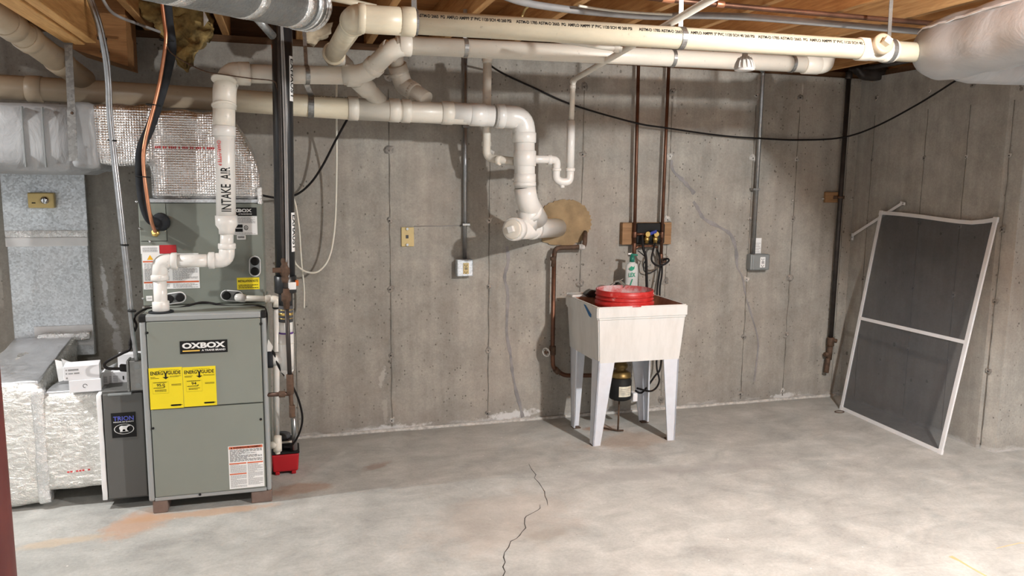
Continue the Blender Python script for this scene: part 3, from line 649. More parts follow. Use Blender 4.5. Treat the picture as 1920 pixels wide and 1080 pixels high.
for x0, x1, y0, y1, lb in ((-.651, -.585, FYF, FYF+.12, 'brown wooden block under the furnace corner next to the filter cabinet'), (-.203, -.105, FYF+.004, FYF+.12, 'brown wooden block under the furnace corner next to the red pump')):
    bm = BM(); box(bm, (x0, y0, 0), (x1, y1, fz0), .004); tag(obj('support_block', bm, M['pad']), lb, 'block', 'blocks under the furnace')
tag(obj('support_block', box(BM(), (-.80, 4.30, 0), (-.72, 4.42, cz0), .003), M['pad']), 'brown block in shadow under the filter cabinet', 'block', 'blocks under the furnace')
tag(obj('support_block', box(BM(), (-1.10, 4.34, 0), (-.92, 4.46, .09), .003), M['pad']), 'brown block in shadow under the lower foil duct', 'block', 'blocks under the furnace')
# ------------------------------------------------------------------ evaporator coil
KY = 4.15
kx0, kx1, kz0, kz1 = at(263, 470, KY).x, at(493, 470, KY).x, fz1, 1.478
t = T('evaporator_coil', 'grey-green evaporator coil cabinet above the furnace with warning labels', 'air conditioner', ((kx0+kx1)/2, 4.35, kz0)); COIL = t
obj('casing', box(BM(), (kx0, KY+.008, kz0), (kx1, 4.58, kz1), .003), M['coil'], t)
xs = at(312, 420, KY).x; zsx = at(290, 452, KY).z
bm = BM(); pf = [V((kx0+.004, KY, kz0+.004)), V((kx1-.004, KY, kz0+.004)), V((kx1-.004, KY, kz1-.004)), V((xs+.002, KY, kz1-.004)), V((xs+.002, KY, zsx-.002)), V((kx0+.004, KY, zsx-.002))]
obj('front_panel', prism(bm, pf, (0, .009, 0)), M['coil'], t)
obj('lineset_panel', box(BM(), (kx0+.004, KY-.002, zsx+.001), (xs-.001, KY+.009, kz1-.004), .001), M['coil'], t)
for px in ((256, 378), (262, 428), (313, 427), (281, 453), (268, 559), (269, 576)):
    obj('screw', lathe(BM(), at(*px, KY-.002), (0, -1, 0), [(0, .006), (.003, .006), (.005, .003)], 10), M['chrome'], t)
obj('line_grommet', lathe(BM(), at(302, 416, KY-.002), (-.3, -1, -.1), [(0, .046), (.018, .042), (.03, .036), (.05, .030)], 18), M['rubber'], t)
obj('brass_fitting', lathe(BM(), at(292, 437, KY-.002), (-.1, -1, .2), [(0, .020), (.012, .020), (.013, .014), (.035, .012)], 6), M['brass'], t)
Y0 = KY
L = Lab('caution_label', (263.5, 461), (299, 475.5), Y0, M['white'], t); L.put('fine_print', L.quads(BM(), L.lines(.1, .2, .9, .8, 4, 11)), M['ink_grey'])
L = Lab('red_sticker', (299, 459.5), (331, 475.5), Y0, M['red_label'], t)
L = Lab('warning_sheet', (266, 476), (375, 540), Y0, M['white'], t)
for q in ((.01, .76, .48, .80), (.52, .76, .99, .80), (.01, .17, .99, .215)): L.put('orange_band', L.quads(BM(), [q], .0004), M['orange'])
M['hazard'] = simple('hazard_yellow', (.85, .45, .02), .5)
for u in (.14, .37):
    bm = BM(); bm.faces.new([bm.verts.new(L.p(*q)) for q in ((u-.055, .83), (u+.055, .83), (u, .97))]); L.put('hazard_triangle', bm, M['hazard'])
L.put('fine_print', L.quads(BM(), L.lines(.03, .24, .46, .74, 15, 21)+L.lines(.52, .24, .97, .74, 15, 22)+L.lines(.03, .02, .46, .15, 4, 23)+L.lines(.52, .02, .97, .15, 4, 24)), M['ink_grey'])
L = Lab('name_label', (424, 389), (481.5, 404.5), Y0, M['ink'], t); bm = BM(); L.text(bm, 'OXBOX', .06, .42, .84, .84, .045); L.text(bm, 'A TRANE BRAND', .40, .14, .84, .28, .03); L.put('lettering', bm, M['white'])
L = Lab('rating_label', (424, 405.5), (483, 440), Y0, M['white'], t)
L.put('fine_print', L.quads(BM(), L.lines(.25, .62, .94, .96, 7, 31)+L.lines(.25, .04, .94, .12, 2, 32)), M['ink_grey'])
bm = BM(); L.quads(bm, [(.24, .38, .52, .56), (.24, .16, .52, .34)]); n = 16
for i in range(n):
    a0, a1 = 2*math.pi*i/n, 2*math.pi*(i+1)/n; bm.faces.new([bm.verts.new(L.p(.63+.07*math.cos(a)*s, .38+.13*math.sin(a)*s)) for a, s in ((a0, 1), (a1, 1), (a1, .75), (a0, .75))])
L.text(bm, 'UL', .59, .32, .67, .44, .02); L.put('marks', bm, M['ink'])
L = Lab('barcode_sticker', (444, 441), (461, 449), Y0, M['white'], t); L.put('bars', L.quads(BM(), [(.12+.095*i, .3, .12+.095*i+.05, .8) for i in range(8)]), M['ink'])
L = Lab('note_label', (444, 521), (487, 542), Y0, M['yellow'], t); bm = BM(); L.text(bm, 'INSTALLATION NOTE', .05, .62, .94, .82, .02); L.quads(bm, L.lines(.06, .08, .94, .44, 3, 41)); L.put('lettering', bm, M['ink'])
L = Lab('small_sticker', (274, 555), (286, 564), Y0, M['white'], t); L.put('fine_print', L.quads(BM(), L.lines(.15, .3, .9, .7, 2, 42)), M['ink_grey'])
def port(p0, p1, par):
    a, b = at(*p0, KY), at(*p1, KY); d = (b-a); r = .026; L_ = []
    for c, s in ((a, -1), (b, 1)):
        for i in range(9):
            an = math.pi*(i/8)-math.pi/2; u = d.normalized(); vv = V((0, -1, 0)).cross(u); L_.append(c+(u*s*math.cos(an)+vv*math.sin(an)*s)*r)
    o = obj('drain_port', prism(BM(), L_, (0, -.010, 0)), M['box_grey'], par)
    rim = [(a+(p-(a+b)/2)*0.0+(p-a) if False else p) for p in L_]
    obj('port_gasket', sweep(BM(), [p+V((0, -.009, 0)) for p in L_+[L_[0]]], .003, 6), M['white'], o)
    for c in (a, b): obj('drain_plug', lathe(BM(), c+V((0, -.010, 0)), (0, -1, 0), [(0, .021), (.010, .021), (.014, .016)], 16), M['black'], o)
port((478, 489.5), (478, 508), t); port((318, 560), (338, 557), t); port((425, 553.5), (446, 555), t)
# ================================================================== PLASTIC PIPES
def seg(par, pts, r, mat, name='pipe', rad=None, n=20):
    return obj(name, sweep(BM(), fillet(pts, rad) if rad else pts, r, n), mat, par)
def hub(par, a, b, r, mat, name='coupling'):
    a, b = V(a), V(b); d = b-a; L_ = d.length
    return obj(name, lathe(BM(), a, d, [(0, r*.93), (.003, r), (L_-.003, r), (L_, r*.93)], 24), mat, par)
def hubat(par, p, d, half, r, mat, name='coupling'):
    d = V(d).normalized()*half; return hub(par, V(p)-d, V(p)+d, r, mat, name)
X1 = V((1, 0, 0)); Z1 = V((0, 0, 1))
# --- main drain: 4in pipe along the wall, elbow, stack, wye out through the wall
MY = 4.33; MR = .0585
t = T('main_drain', 'thick main drain pipe along the wall turning down into a white stack', 'pipe', (1.2, MY, 1.3)); MAIN = t
a, b, c_ = at(-60, 158, MY), at(655, 204, MY), at(905, 216, MY)
a = V((-2.6, MY, a.z+.02))
seg(t, [a, at(420, 187, MY)], MR, M['pvc_tan']); seg(t, [at(420, 187, MY), b], MR, M['pvc_cream'])
hubat(t, at(66, 167, MY), b-a, .035, MR*1.09, M['pvc_tan'])
dm = (c_-b).normalized()
seg(t, [b, c_], MR, M['pvc_old'], 'wye_body')
for px, hw in ((662, .028), (739, .030), (761, .026), (838, .034)): hubat(t, at(px, 203+(px-655)*.048, MY), dm, hw, MR*1.11, M['pvc_old'])
seg(t, [at(848, 212, MY), at(925, 217.5, MY)], MR*1.03, M['pvc'], 'pipe'); hubat(t, at(895, 215.5, MY), dm, .045, MR*1.10, M['pvc'])
e0, e1, e2 = at(938, 218, MY), at(980, 221, MY), at(984, 262, MY)
seg(t, [e0-dm*.03, e1, e2], MR*1.12, M['pvc'], 'elbow', .11); hubat(t, e0, dm, .022, MR*1.18, M['pvc']); hubat(t, at(983, 258, MY), Z1, .03, MR*1.18, M['pvc'])
s0, s1 = at(983, 255, MY), at(984, 352, MY)
seg(t, [s0, s1], MR*1.03, M['pvc'], 'stack_tee'); hubat(t, at(984, 297, MY), Z1, .045, MR*1.12, M['pvc']); hubat(t, at(984, 334, MY), Z1, .026, MR*1.10, M['pvc']); hubat(t, at(984, 345, MY), Z1, .012, MR*1.13, M['pvc'])
q0, q1, q2 = at(984, 352, MY), at(988, 378, MY), at(1008, 412, MY+.12)
seg(t, [q0, q1, q2], MR*1.10, M['pvc'], 'elbow', .07); hubat(t, at(996, 396, MY+.05), q2-q1, .02, MR*1.16, M['pvc'])
w0, w1 = at(962, 430, MY-.03), at(1046, 427, WY)
wd = (w1-w0).normalized()
seg(t, [w0, w1], MR*1.06, M['pvc'], 'wye_body'); seg(t, [at(992, 390, MY+.03), w0+wd*.20], MR*1.04, M['pvc'], 'wye_branch')
hub(t, w0-wd*.005, w0+wd*.055, MR*1.16, M['pvc']); hub(t, w0+wd*.26, w0+wd*.30, MR*1.16, M['pvc'])
plug = obj('cleanout_plug', lathe(BM(), w0-wd*.004, -wd, [(0, MR*.98), (.012, MR*.98), (.015, MR*.88), (.0155, .03)], 24), M['pvc_old'], t)
u = wd.cross(Z1).normalized(); vv = u.cross(wd)
bm = BM(); obox(bm, w0-wd*.030, (u+vv*.35)*.017, (vv-u*.35)*.017, wd*.014, .003); obj('plug_square', bm, M['pvc'], plug)
# left diagonal branch coming down into the main
d0, d1 = at(-25, 15, 3.55), at(158, 150, MY-.01); dd = (d1-d0)
seg(t, [d0-dd*.4, d1], MR*.92, M['pvc_tan'], 'branch_pipe')
for f, hw in ((.20, .035), (.36, .030), (.70, .035)): hubat(t, d0+dd*f, dd, hw, MR*1.03, M['pvc_tan'])
bm = cyl_text('--- -- ----', d0+dd*.42, dd, V((.3, -.5, .8)), MR*.935, dd.length*.22, .010); obj('print', bm, M['ink_green'], t)
bm = cyl_text('-- ---- - --- -- ---- -- - ---', at(580, 199, MY), X1, V((0, -.55, .85)), MR*1.01, .25, .006); obj('print', bm, M['ink'], t)
# --- overhead 3in drain
UY = 3.0; UR = .0445
u0, u1 = at(700, 37, UY), at(1712, 98, UY); du = (u1-u0).normalized()
t = T('overhead_drain', 'cream overhead drain pipe with black printed lettering, nearest the camera', 'pipe', (1.4, UY, 2.19)); OVER = t
u1 = u1+du*.35
seg(t, [u0, u1], UR, M['pvc_cream'])
k0, k1, k2, k3 = at(735, 39, UY), at(668, 34, UY), at(624, 104, 4.05), at(712, 190, MY)
seg(t, [u0+du*.13, u0, k1, k1+(k2-k1)*.08], UR*1.16, M['pvc_cream'], 'elbow', .05); seg(t, [k1, k2], UR, M['pvc_cream'], 'pipe')
hub(t, u0+du*.10, u0+du*.155, UR*1.22, M['pvc_cream'])
hubat(t, k1*.72+u0*.28, u0-k1, .014, UR*1.24, M['pvc_cream']); hubat(t, k1+(k2-k1)*.075, k2-k1, .008, UR*1.22, M['pvc_cream'])
seg(t, [k1+(k2-k1)*.93, k2, k2+(k3-k2)*.25], UR*1.14, M['pvc_old'], 'elbow', .05); hubat(t, k1+(k2-k1)*.93, k2-k1, .008, UR*1.26, M['pvc_cream'])
seg(t, [k2, k3], UR, M['pvc_old'], 'pipe'); hubat(t, k2+(k3-k2)*.62, k3-k2, .05, UR*1.16, M['pvc_old'])
prn = 'ASTM-D 1785 ASTM-D 2665  PG  AMFLO AMPPF 3" PVC 1120 SCH 40 260 PSI'
for i, px in enumerate((738, 962, 1190, 1412)):
    p = u0+du*((at(px, 50, UY).x-u0.x)/du.x); q = u0+du*((at(px+215, 60, UY).x-u0.x)/du.x)
    obj('print', cyl_text(prn, p, du, V((0, -.92, .40)), UR*1.008, (q-p).length, .015, 1, .03), M['ink'], t)
cc = at(1640, 78, UY); ca = u0+du*((cc.x-u0.x)/du.x)
hubat(t, ca-du*.06, du, .03, UR*1.14, M['pvc_old']); hubat(t, ca, du, .09, UR*1.10, M['pvc_old'], 'cleanout_tee'); hubat(t, ca+du*.075, du, .03, UR*1.17, M['pvc_old'])
cn = V((-.15, -1, .25)).normalized()
cl = obj('cleanout_plug', lathe(BM(), ca+cn*.03, cn, [(0, .046), (.045, .046), (.048, .040), (.049, .034)], 24), M['pvc_tan'], t)
ub = cn.cross(Z1).normalized(); vb = ub.cross(cn); obj('plug_square', obox(BM(), ca+cn*.093, (ub+vb*.7)*.013, (vb-ub*.7)*.013, cn*.018, .003), M['pvc_cream'], cl)
# --- second 3in pipe and combustion air intake
SY = 3.85; SR = .045; IY = 3.93
t = T('intake_pipe', 'combustion air intake pipe marked INTAKE AIR dropping to the furnace top', 'pipe', (-.58, IY, fz1)); INT = t
p0, p1 = at(742, 84, SY), at(1530, 122, SY); ds = (p1-p0).normalized()
seg(t, [p0, p1], SR, M['pvc_old']); IH0, IH1 = at(446, 138, 3.96), at(655, 142, 4.02); di = (IH1-IH0).normalized()
m0 = at(688, 138, 3.99)
seg(t, [IH1-di*.03, m0, p0-V((.02, 0, .02)), p0+ds*.06], SR*1.05, M['pvc_old'], 'offset_bend', .06)
hub(t, IH1-di*.015, IH1+di*.055, SR*1.20, M['pvc_old'])
dv = (p0-m0).normalized()
hub(t, m0+dv*.035, m0+dv*.075, SR*1.18, M['pvc_old']); hub(t, m0+dv*.16, m0+dv*.20, SR*1.18, M['pvc_old']); hub(t, p0+ds*.015, p0+ds*.075, SR*1.18, M['pvc_old'])
seg(t, [IH0, IH1], SR*.98, M['pvc_old'])
hubat(t, at(1520, 121.5, SY), ds, .05, SR*1.17, M['pvc_old']); seg(t, [at(1525, 122, SY), at(1545, 121, SY), at(1549, 108, SY+.10)], SR*1.14, M['pvc_old'], 'elbow', .05)
v0, v1, v2, v3 = at(424, 148, 3.965), at(421, 168, IY), at(421, 205, IY), at(424, 410, IY)
IR = SR
seg(t, [IH0+di*.03, IH0-di*.03, v0+V((0, 0, -.02)), v1, v2], IR*1.18, M['pvc_old'], 'elbow', .05); hub(t, IH0, IH0+di*.055, IR*1.22, M['pvc_old'])
hubat(t, at(420, 150, IY-.02), V((-.1, -.4, -1)), .006, IR*1.28, M['pvc_old']); hubat(t, at(420, 198, IY-.005), V((0, -.3, -1)), .006, IR*1.26, M['pvc_old'])
hub(t, at(420, 203, IY), at(420, 236, IY), IR*1.12, M['pvc_old']); hub(t, at(420, 236, IY), at(420, 256, IY), IR*1.17, M['pvc'])
seg(t, [v2, v3], IR, M['pvc'], 'pipe')
r0, r1 = at(424, 404, IY), at(426, 440, IY); ax = (r1-r0)
obj('reducer', lathe(BM(), r0, ax, [(0, IR*1.13), (.045, IR*1.13), (.065, IR*.84), (.088, IR*.84)], 24), M['pvc'], t)
R2_ = .0315
seg(t, [r1-ax*.2, at(425, 472, IY)], R2_*.97, M['pvc'], 'pipe')
b0, b1, b2, b3 = at(425.5, 460, IY), at(425, 488, IY), at(395, 488.5, IY), at(330, 489.5, IY)
seg(t, [b0, b1, b2], R2_*1.16, M['pvc'], 'elbow', .06); hubat(t, b0+V((0, 0, -.004)), Z1, .014, R2_*1.30, M['pvc']); hubat(t, at(397, 488.5, IY), X1, .014, R2_*1.30, M['pvc'])
seg(t, [b2, b3], R2_, M['pvc'], 'pipe')
g0, g1, g2 = at(325, 489.5, IY), at(300, 490, IY), at(299, 524, IY)
seg(t, [b3, g1, g2], R2_*1.16, M['pvc'], 'elbow', .07); hubat(t, at(327, 489.5, IY), X1, .014, R2_*1.30, M['pvc']); hubat(t, at(299, 520, IY), Z1, .014, R2_*1.30, M['pvc'])
seg(t, [g2, V((g2.x, IY, fz1))], R2_*.98, M['pvc'], 'pipe'); hub(t, V((g2.x, IY, fz1+.008)), V((g2.x, IY, fz1+.055)), R2_*1.22, M['pvc'])
obj('gasket', lathe(BM(), V((g2.x, IY, fz1+.001)), Z1, [(0, .056), (.006, .056), (.009, .048)], 24), M['rubber'], t)
ia, ib = at(424, 396, IY), at(422, 313, IY)
obj('print', cyl_text('INTAKE  AIR', ia, ib-ia, V((.10, -1, 0)), IR*1.006, (ib-ia).length, .046, 1, .012), M['ink'], t)
ja, jb = at(414, 264, IY), at(415, 311, IY); ja.x = jb.x = ia.x
obj('print', cyl_text('CHARLOTTE P', ja, jb-ja, V((-.42, -1, 0)), IR*1.006, (jb-ja).length, .019, 1, .015), M['ink_red'], t)
# --- vent riser behind the main, and its foot into the stack
VY = 4.52
t = T('vent_riser', 'thin white vent pipe rising behind the main drain, left of the stack', 'pipe', (1.1, VY, 1.6))
va, vb_, vc = at(914, 100, VY-.15), at(912, 296, VY), at(965, 303, MY+.05)
seg(t, [va, vb_, vc], .0245, M['pvc_old'], 'pipe', .05); hubat(t, at(914, 112, VY-.14), Z1, .018, .029, M['pvc_old']); hubat(t, at(912, 270, VY), Z1, .014, .029, M['pvc_old']); hubat(t, at(935, 301, VY-.08), vc-vb_, .012, .029, M['pvc_old'])
# --- second branch between pipes (behind)
t = T('drain_branch', 'short jointed drain branch bending down into the main behind the intake pipe', 'pipe', (.7, 4.3, 2.0))
n0, n1, n2, n3 = at(743, 96, 4.36), at(745, 128, 4.42), at(757, 160, 4.45), at(800, 187, MY)
seg(t, [n0, n1], .038, M['pvc_old'], 'pipe'); seg(t, [n1+(n0-n1)*.2, n1+(n2-n1)*.6, n2, n2+(n3-n2)*.5], .052, M['pvc_old'], 'elbow', .06); seg(t, [n2, n3], .045, M['pvc_old'], 'pipe')
hubat(t, n1+(n2-n1)*.25, n2-n1, .012, .056, M['pvc_old']); hubat(t, n2+(n3-n2)*.42, n3-n2, .012, .052, M['pvc_old'])
# --- condensate line with P trap at the stack
t = T('condensate_line', 'slim cream pipe slanting from the ceiling down to a white P trap', 'pipe', (1.6, 4.3, 1.6))
TY = 4.42; cr = .0185
c0, c1 = at(1345, -8, 2.62), at(1075, 150, TY)
c0.z = min(c0.z, 2.385)
seg(t, [c0, c1, at(1071, 232, TY)], cr*.85, M['pvc_old'], 'pipe', .03); hubat(t, at(1075, 152, TY), (c1-c0)+V((0, 0, -.4)), .016, cr*1.02, M['pvc_old']); hubat(t, at(1074, 163, TY), Z1, .010, cr, M['pvc_old'])
tp = c0+(c1-c0)*.62; 
tw = at(1166, 92, c0.y+(c1.y-c0.y)*((1345-1166)/270)**.9)
seg(t, [at(1166, 93, 3.42), at(1040, 74, 3.50)], cr*.72, M['pvc_old'], 'side_pipe'); hubat(t, at(1156, 91.5, 3.43), at(1040, 74, 3.50)-at(1166, 93, 3.42), .014, cr*.95, M['pvc_old'])
seg(t, [at(1071, 226, TY), at(1069, 316, TY)], cr*1.32, M['pvc'], 'standpipe'); hubat(t, at(1069, 318, TY), Z1, .010, cr*1.6, M['pvc'])
seg(t, [at(1069, 314, TY), at(1068, 340, TY), at(1053, 342, TY), at(1042, 335, TY), at(1044, 300, TY), at(1030, 299, TY-.02), at(990, 299, MY+.02)], cr*1.32, M['pvc'], 'trap_bend', .045)
hubat(t, at(1030, 299.5, TY-.02), X1, .014, cr*1.62, M['pvc']); hubat(t, at(1043, 318, TY), Z1, .008, cr*1.62, M['pvc'])
hub(t, at(1054, 336, TY), at(1054, 352, TY), cr*.8, M['pvc'], 'trap_plug')
# --- pipe straps
def strap(name, c, d, r, w_, up, label):
    """band hugging a pipe at c (axis d) with a tail going up"""
    c, d = V(c), V(d).normalized(); u_ = (Z1-d*Z1.dot(d)).normalized(); s_ = d.cross(u_); bm = BM(); n = 28; ri, ro = r*1.01, r*1.01+.0025
    R_ = []
    for i in range(n):
        a_ = 2*math.pi*i/n; e = u_*math.cos(a_)+s_*math.sin(a_); R_.append([bm.verts.new(c+e*rr+d*w_*k_) for rr, k_ in ((ri, -.5), (ro, -.5), (ro, .5), (ri, .5))])
    for i in range(n):
        A, B = R_[i], R_[(i+1) % n]
        for j in range(4): bm.faces.new((A[j], A[(j+1) % 4], B[(j+1) % 4], B[j]))
    o = obj(name, bm, M['strap']); tag(o, label, 'pipe strap', 'steel pipe hanger straps')
    if up:
        bm = BM(); top = V(up); base = c+u_*r
        ad = (top-base).normalized(); bw = ad.cross(V((0, 1, 0))); bw = bw.normalized() if bw.length > .1 else X1
        obox(bm, (base+top)/2, bw*w_*.45, ad*((top-base).length/2), bw.cross(ad)*.0012); obj('hanger_tail', bm, M['strap'], o)
    return o
def onpipe(a, d, px, Y): x = at(px, 60, Y).x; return V(a)+V(d)*((x-V(a).x)/V(d).x)
for px, lb in ((777, 'steel strap on the overhead drain close to its left elbow'), (1276, 'steel strap on the overhead drain beside the slanting thin pipe'), (1668, 'steel strap on the overhead drain next to the square cleanout plug')):
    c = onpipe(u0, du, px, UY); strap('pipe_strap', c, du, UR*1.005 if px < 1600 else UR*1.18, .022, (c.x-.004, c.y, 2.44), lb)
for px, lb in ((872, 'steel strap round the intake pipe above the left conduit'), (1262, 'steel strap round the intake pipe near the copper risers'), (1487, 'steel strap round the intake pipe close to its right elbow')):
    c = onpipe(p0, ds, px, SY); strap('pipe_strap', c, ds, SR*1.005, .020, (c.x, c.y, 2.44), lb)
c = at(575, 140, 4.03); strap('pipe_strap', IH0+di*((c.x-IH0.x)/di.x), di, SR*.99, .020, (c.x-.01, 4.05, 2.44), 'steel strap on the horizontal intake run beside the black exhaust')
c = at(583, 200, MY); strap('pipe_strap', V((c.x, MY, a.z+(b.z-a.z)*((c.x-a.x)/(b.x-a.x)))), b-a, MR*1.01, .030, (c.x-.03, MY-.04, 2.12), 'wide steel strap on the main drain beside the black exhaust')
bm = BM(); hx = at(131, 190, FY-.03)
pts_ = [at(128, 84, FY-.035), at(134, 205, FY-.035), at(138, 302, FY-.035)]
t = T('hanger_strap', 'flat galvanized hanger strap from the beam down the grey duct', 'strap', pts_[2])
for i, w_ in ((0, .016), (1, .018)):
    bm = BM(); ad = (pts_[i+1]-pts_[i]); obox(bm, (pts_[i]+pts_[i+1])/2+V((0, -.003*i, 0)), X1*w_, ad*.5, V((0, .0015, 0))); obj('strap_length', bm, M['strap'], t)
obj('rivet', lathe(BM(), at(135, 212, FY-.04), (0, -1, 0), [(0, .007), (.004, .005)], 10), M['rust'], t)
# ================================================================== EXHAUST, GAS, CONDENSATE BESIDE THE FURNACE
EY = 3.90
t = T('exhaust_pipe', 'black sleeved exhaust pipe marked EXHAUST ending in a white tee by the furnace', 'pipe', (0, EY, .6))
xa, xb = at(528.5, -20, EY), at(535, 528, EY); xa.z = 2.64
ER = .047
seg(t, [xa, xb], ER, M['blackpipe'], 'sleeve'); ea = (xb-xa).normalized()
hub(t, xb-ea*.03, xb+ea*.055, ER*1.13, M['blackpipe'], 'sleeve_collar')
def exat(y): return xa+ea*((at(536, y, EY).z-xa.z)/ea.z)
seg(t, [exat(535), exat(577)], .034, M['blackpipe'], 'inner_sleeve')
seg(t, [exat(572), exat(603)], .0345, M['duskmetal'], 'printed_wrap'); 
for i, y in enumerate((580, 588, 596)): hubat(t, exat(y), Z1, .004 if i != 1 else .008, .0352, M['brass'], 'yellow_print')
seg(t, [exat(601), exat(626)], .0325, M['pvc'], 'pipe'); hubat(t, exat(624), Z1, .006, .0345, M['purple'], 'primer_ring')
seg(t, [exat(625), exat(692)], .0365, M['pvc'], 'tee_body'); hubat(t, exat(643), Z1, .004, .0378, M['pvc_old'])
obj('tee_cap', lathe(BM(), exat(691), -Z1, [(0, .0365), (.012, .034), (.03, .015), (.05, .012)], 20), M['pvc'], t)
tz = exat(672).z; seg(t, [V((exat(672).x, EY, tz)), V((fx1+.012, EY+.02, tz-.002))], .034, M['pvc'], 'tee_branch'); hub(t, V((fx1+.001, EY+.02, tz-.002)), V((fx1+.028, EY+.02, tz-.002)), .046, M['rubber'], 'flue_gasket')
for (ya, yb) in ((106, 190), (398, 471)):
    A_, B_ = exat(ya), exat(yb); nr = V((.93, -.37, 0))
    obj('label_strip', cyl_patch(A_, B_-A_, nr, ER*1.008, (B_-A_).length, .044, 0), M['white'], t)
    obj('print', cyl_text('EXHAUST', A_+(B_-A_)*.06, B_-A_, nr, ER*1.022, (B_-A_).length*.88, .032, 1, .02), M['ink'], t)
bm = BM(); p = exat(533); box(bm, (p.x+.012, p.y-ER*1.13-.004, p.z-.02), (p.x+.05, p.y-ER*.8, p.z+.016), .002); obj('tag_sticker', bm, M['white'], t)
bm = BM(); box(bm, (p.x+.046, p.y-ER*.9, p.z-.004), (p.x+.062, p.y-ER*.6, p.z+.024), .002); obj('orange_tag', bm, M['orange_cap'], t)
hub(t, at(509, 88, EY), at(515, 88, EY), .012, M['orange_cap'], 'orange_plug')
# gas line in front of it
G = 3.838
t = T('gas_pipe', 'dark iron gas pipe with rusty shutoff valve in front of the black exhaust', 'pipe', (0, G, .42))
ga = at(522.5, 0, G); ga.z = 2.62; gv = at(534, 505, G); gu = at(537, 562, G); gt = at(544, 722, G); gb = at(548, 782, G)
seg(t, [ga, at(524.5, 120, G), at(530, 420, G), gv, gu], .0105, M['steel_dark'], 'riser'); seg(t, [gu, gt], .0108, M['steel_dark'], 'drop_pipe'); seg(t, [gt, gb], .0105, M['rust'], 'drip_leg')
vl = obj('shutoff_valve', lathe(BM(), gv+V((0, 0, .055)), -Z1, [(0, .014), (.014, .019), (.03, .015), (.05, .024), (.075, .024), (.09, .016), (.10, .019), (.12, .013)], 12), M['rust'], t)
obj('valve_lever', obox(BM(), gv+V((-.035, -.012, -.002)), (.022, 0, 0), (0, .006, 0), (0, 0, .012), .003), M['rust'], vl)
obj('union', lathe(BM(), gu+V((0, 0, .055)), -Z1, [(0, .014), (.02, .016), (.025, .023), (.06, .023), (.065, .016), (.10, .014)], 8), M['rust'], t)
hub(t, gt+V((0, 0, .055)), gt+V((0, 0, -.045)), .0175, M['rust'], 'gas_tee'); hub(t, gb+V((0, 0, .06)), gb+V((0, 0, .0)), .0145, M['rust'], 'drip_cap')
gz = at(515, 740, G).z; seg(t, [V((gt.x, G, gz)), V((fx1-.005, G+.02, gz-.004))], .0105, M['brownpipe'], 'gas_branch'); hub(t, V((gt.x-.055, G, gz)), V((gt.x-.025, G, gz)), .016, M['rust'], 'elbow_nut')
# cables tied along it
def cable(name, pts, r, mat, label, cat='cable', k=8, group=None, n=8):
    o = obj(name, sweep(BM(), spline(pts, k), r, n), mat); return tag(o, label, cat, group)
cable('sensor_wire', [at(526, 30, G-.012), at(530, 150, G-.014), at(534, 300, G-.014), at(537, 470, G-.016), at(537, 490, G-.03)], .004, M['grey_cable'], 'grey wire tied along the gas pipe, left one of the pair', group='wires along the gas pipe')
cable('sensor_wire', [at(528, 40, G+.004), at(534, 150, G-.004), at(537, 300, G-.006), at(540, 480, G-.006), at(541, 520, G)], .0055, M['grey_cable'], 'grey wire tied along the gas pipe, right one of the pair', group='wires along the gas pipe')
# steel conduit to the pump outlet below gas drip
tag(obj('pump_riser', sweep(BM(), [at(550, 783, 4.16), at(553, 842, 4.19)], .014, 14), M['conduit']), 'shiny metal tube rising from the red pump under the gas drip leg', 'pipe')
# condensate drain
CZ = 4.08
t = T('condensate_drain', 'thin white drain pipe from the coil going down to the red pump', 'pipe', (-.06, CZ, .2))
h0, h1, h2 = at(452, 559, CZ), at(519, 561, CZ), at(517, 795, 4.18)
seg(t, [h0, h1], .0155, M['pvc_old'], 'pipe'); seg(t, [h1+V((-.03, 0, 0)), h1, h1+V((0, 0, -.04))], .020, M['pvc_old'], 'elbow', .02); hubat(t, at(503, 560.5, CZ), X1, .014, .020, M['pvc_old'])
obj('adapter', lathe(BM(), at(440, 557, CZ+.012), at(462, 560, CZ)-at(440, 557, CZ+.012), [(0, .008), (.006, .017), (.02, .022), (.035, .022), (.055, .020)], 18), M['pvc'], t)
hs = V((at(518, 580, CZ).x, CZ+.02, h1.z-.03)); seg(t, [hs, V((at(518, 805, 4.2).x, 4.2, .215))], .016, M['pvc'], 'down_pipe'); hub(t, V((hs.x, CZ+.01, hs.z+.02)), V((hs.x, CZ+.01, hs.z-.02)), .019, M['black'], 'clamp')
obj('tube', sweep(BM(), spline([at(521, 543, CZ), at(527, 535, CZ-.03), at(533, 528, CZ-.06)], 6), .006, 8), M['grey_cable'], t)
# red condensate pump
pa, pb = at(512, 884, 4.23), at(560, 882, 4.23)
px0, px1 = -.112, .034; PYF, PYB = 4.20, 4.34
t = T('condensate_pump', 'red condensate pump tank with black motor top beside the furnace', 'pump', ((px0+px1)/2, 4.27, 0))
bm = BM(); box(bm, (px0, PYF, .018), (px1, PYB, .118), .010, 3)
for v in bm.verts:
    if v.co.z < .06: v.co.x += .006*(1 if v.co.x < -.04 else -1)
obj('tank', bm, M['redplastic'], t)
for x in (px0+.03, px1-.03): obj('foot', box(BM(), (x-.012, PYF+.004, 0), (x+.012, PYB-.004, .02), .004), M['redplastic'], t)
obj('lid', box(BM(), (px0-.003, PYF-.003, .117), (px1+.003, PYB+.003, .130), .004), M['black'], t)
obj('motor', box(BM(), (px0+.03, PYF+.035, .13), (px1-.03, PYB-.02, .19), .014, 2), M['black'], t); obj('motor_cover', lathe(BM(), V(((px0+px1)/2-.01, 4.28, .187)), Z1, [(0, .042), (.02, .042), (.028, .030), (.03, .01)], 18), M['duskmetal'], t)
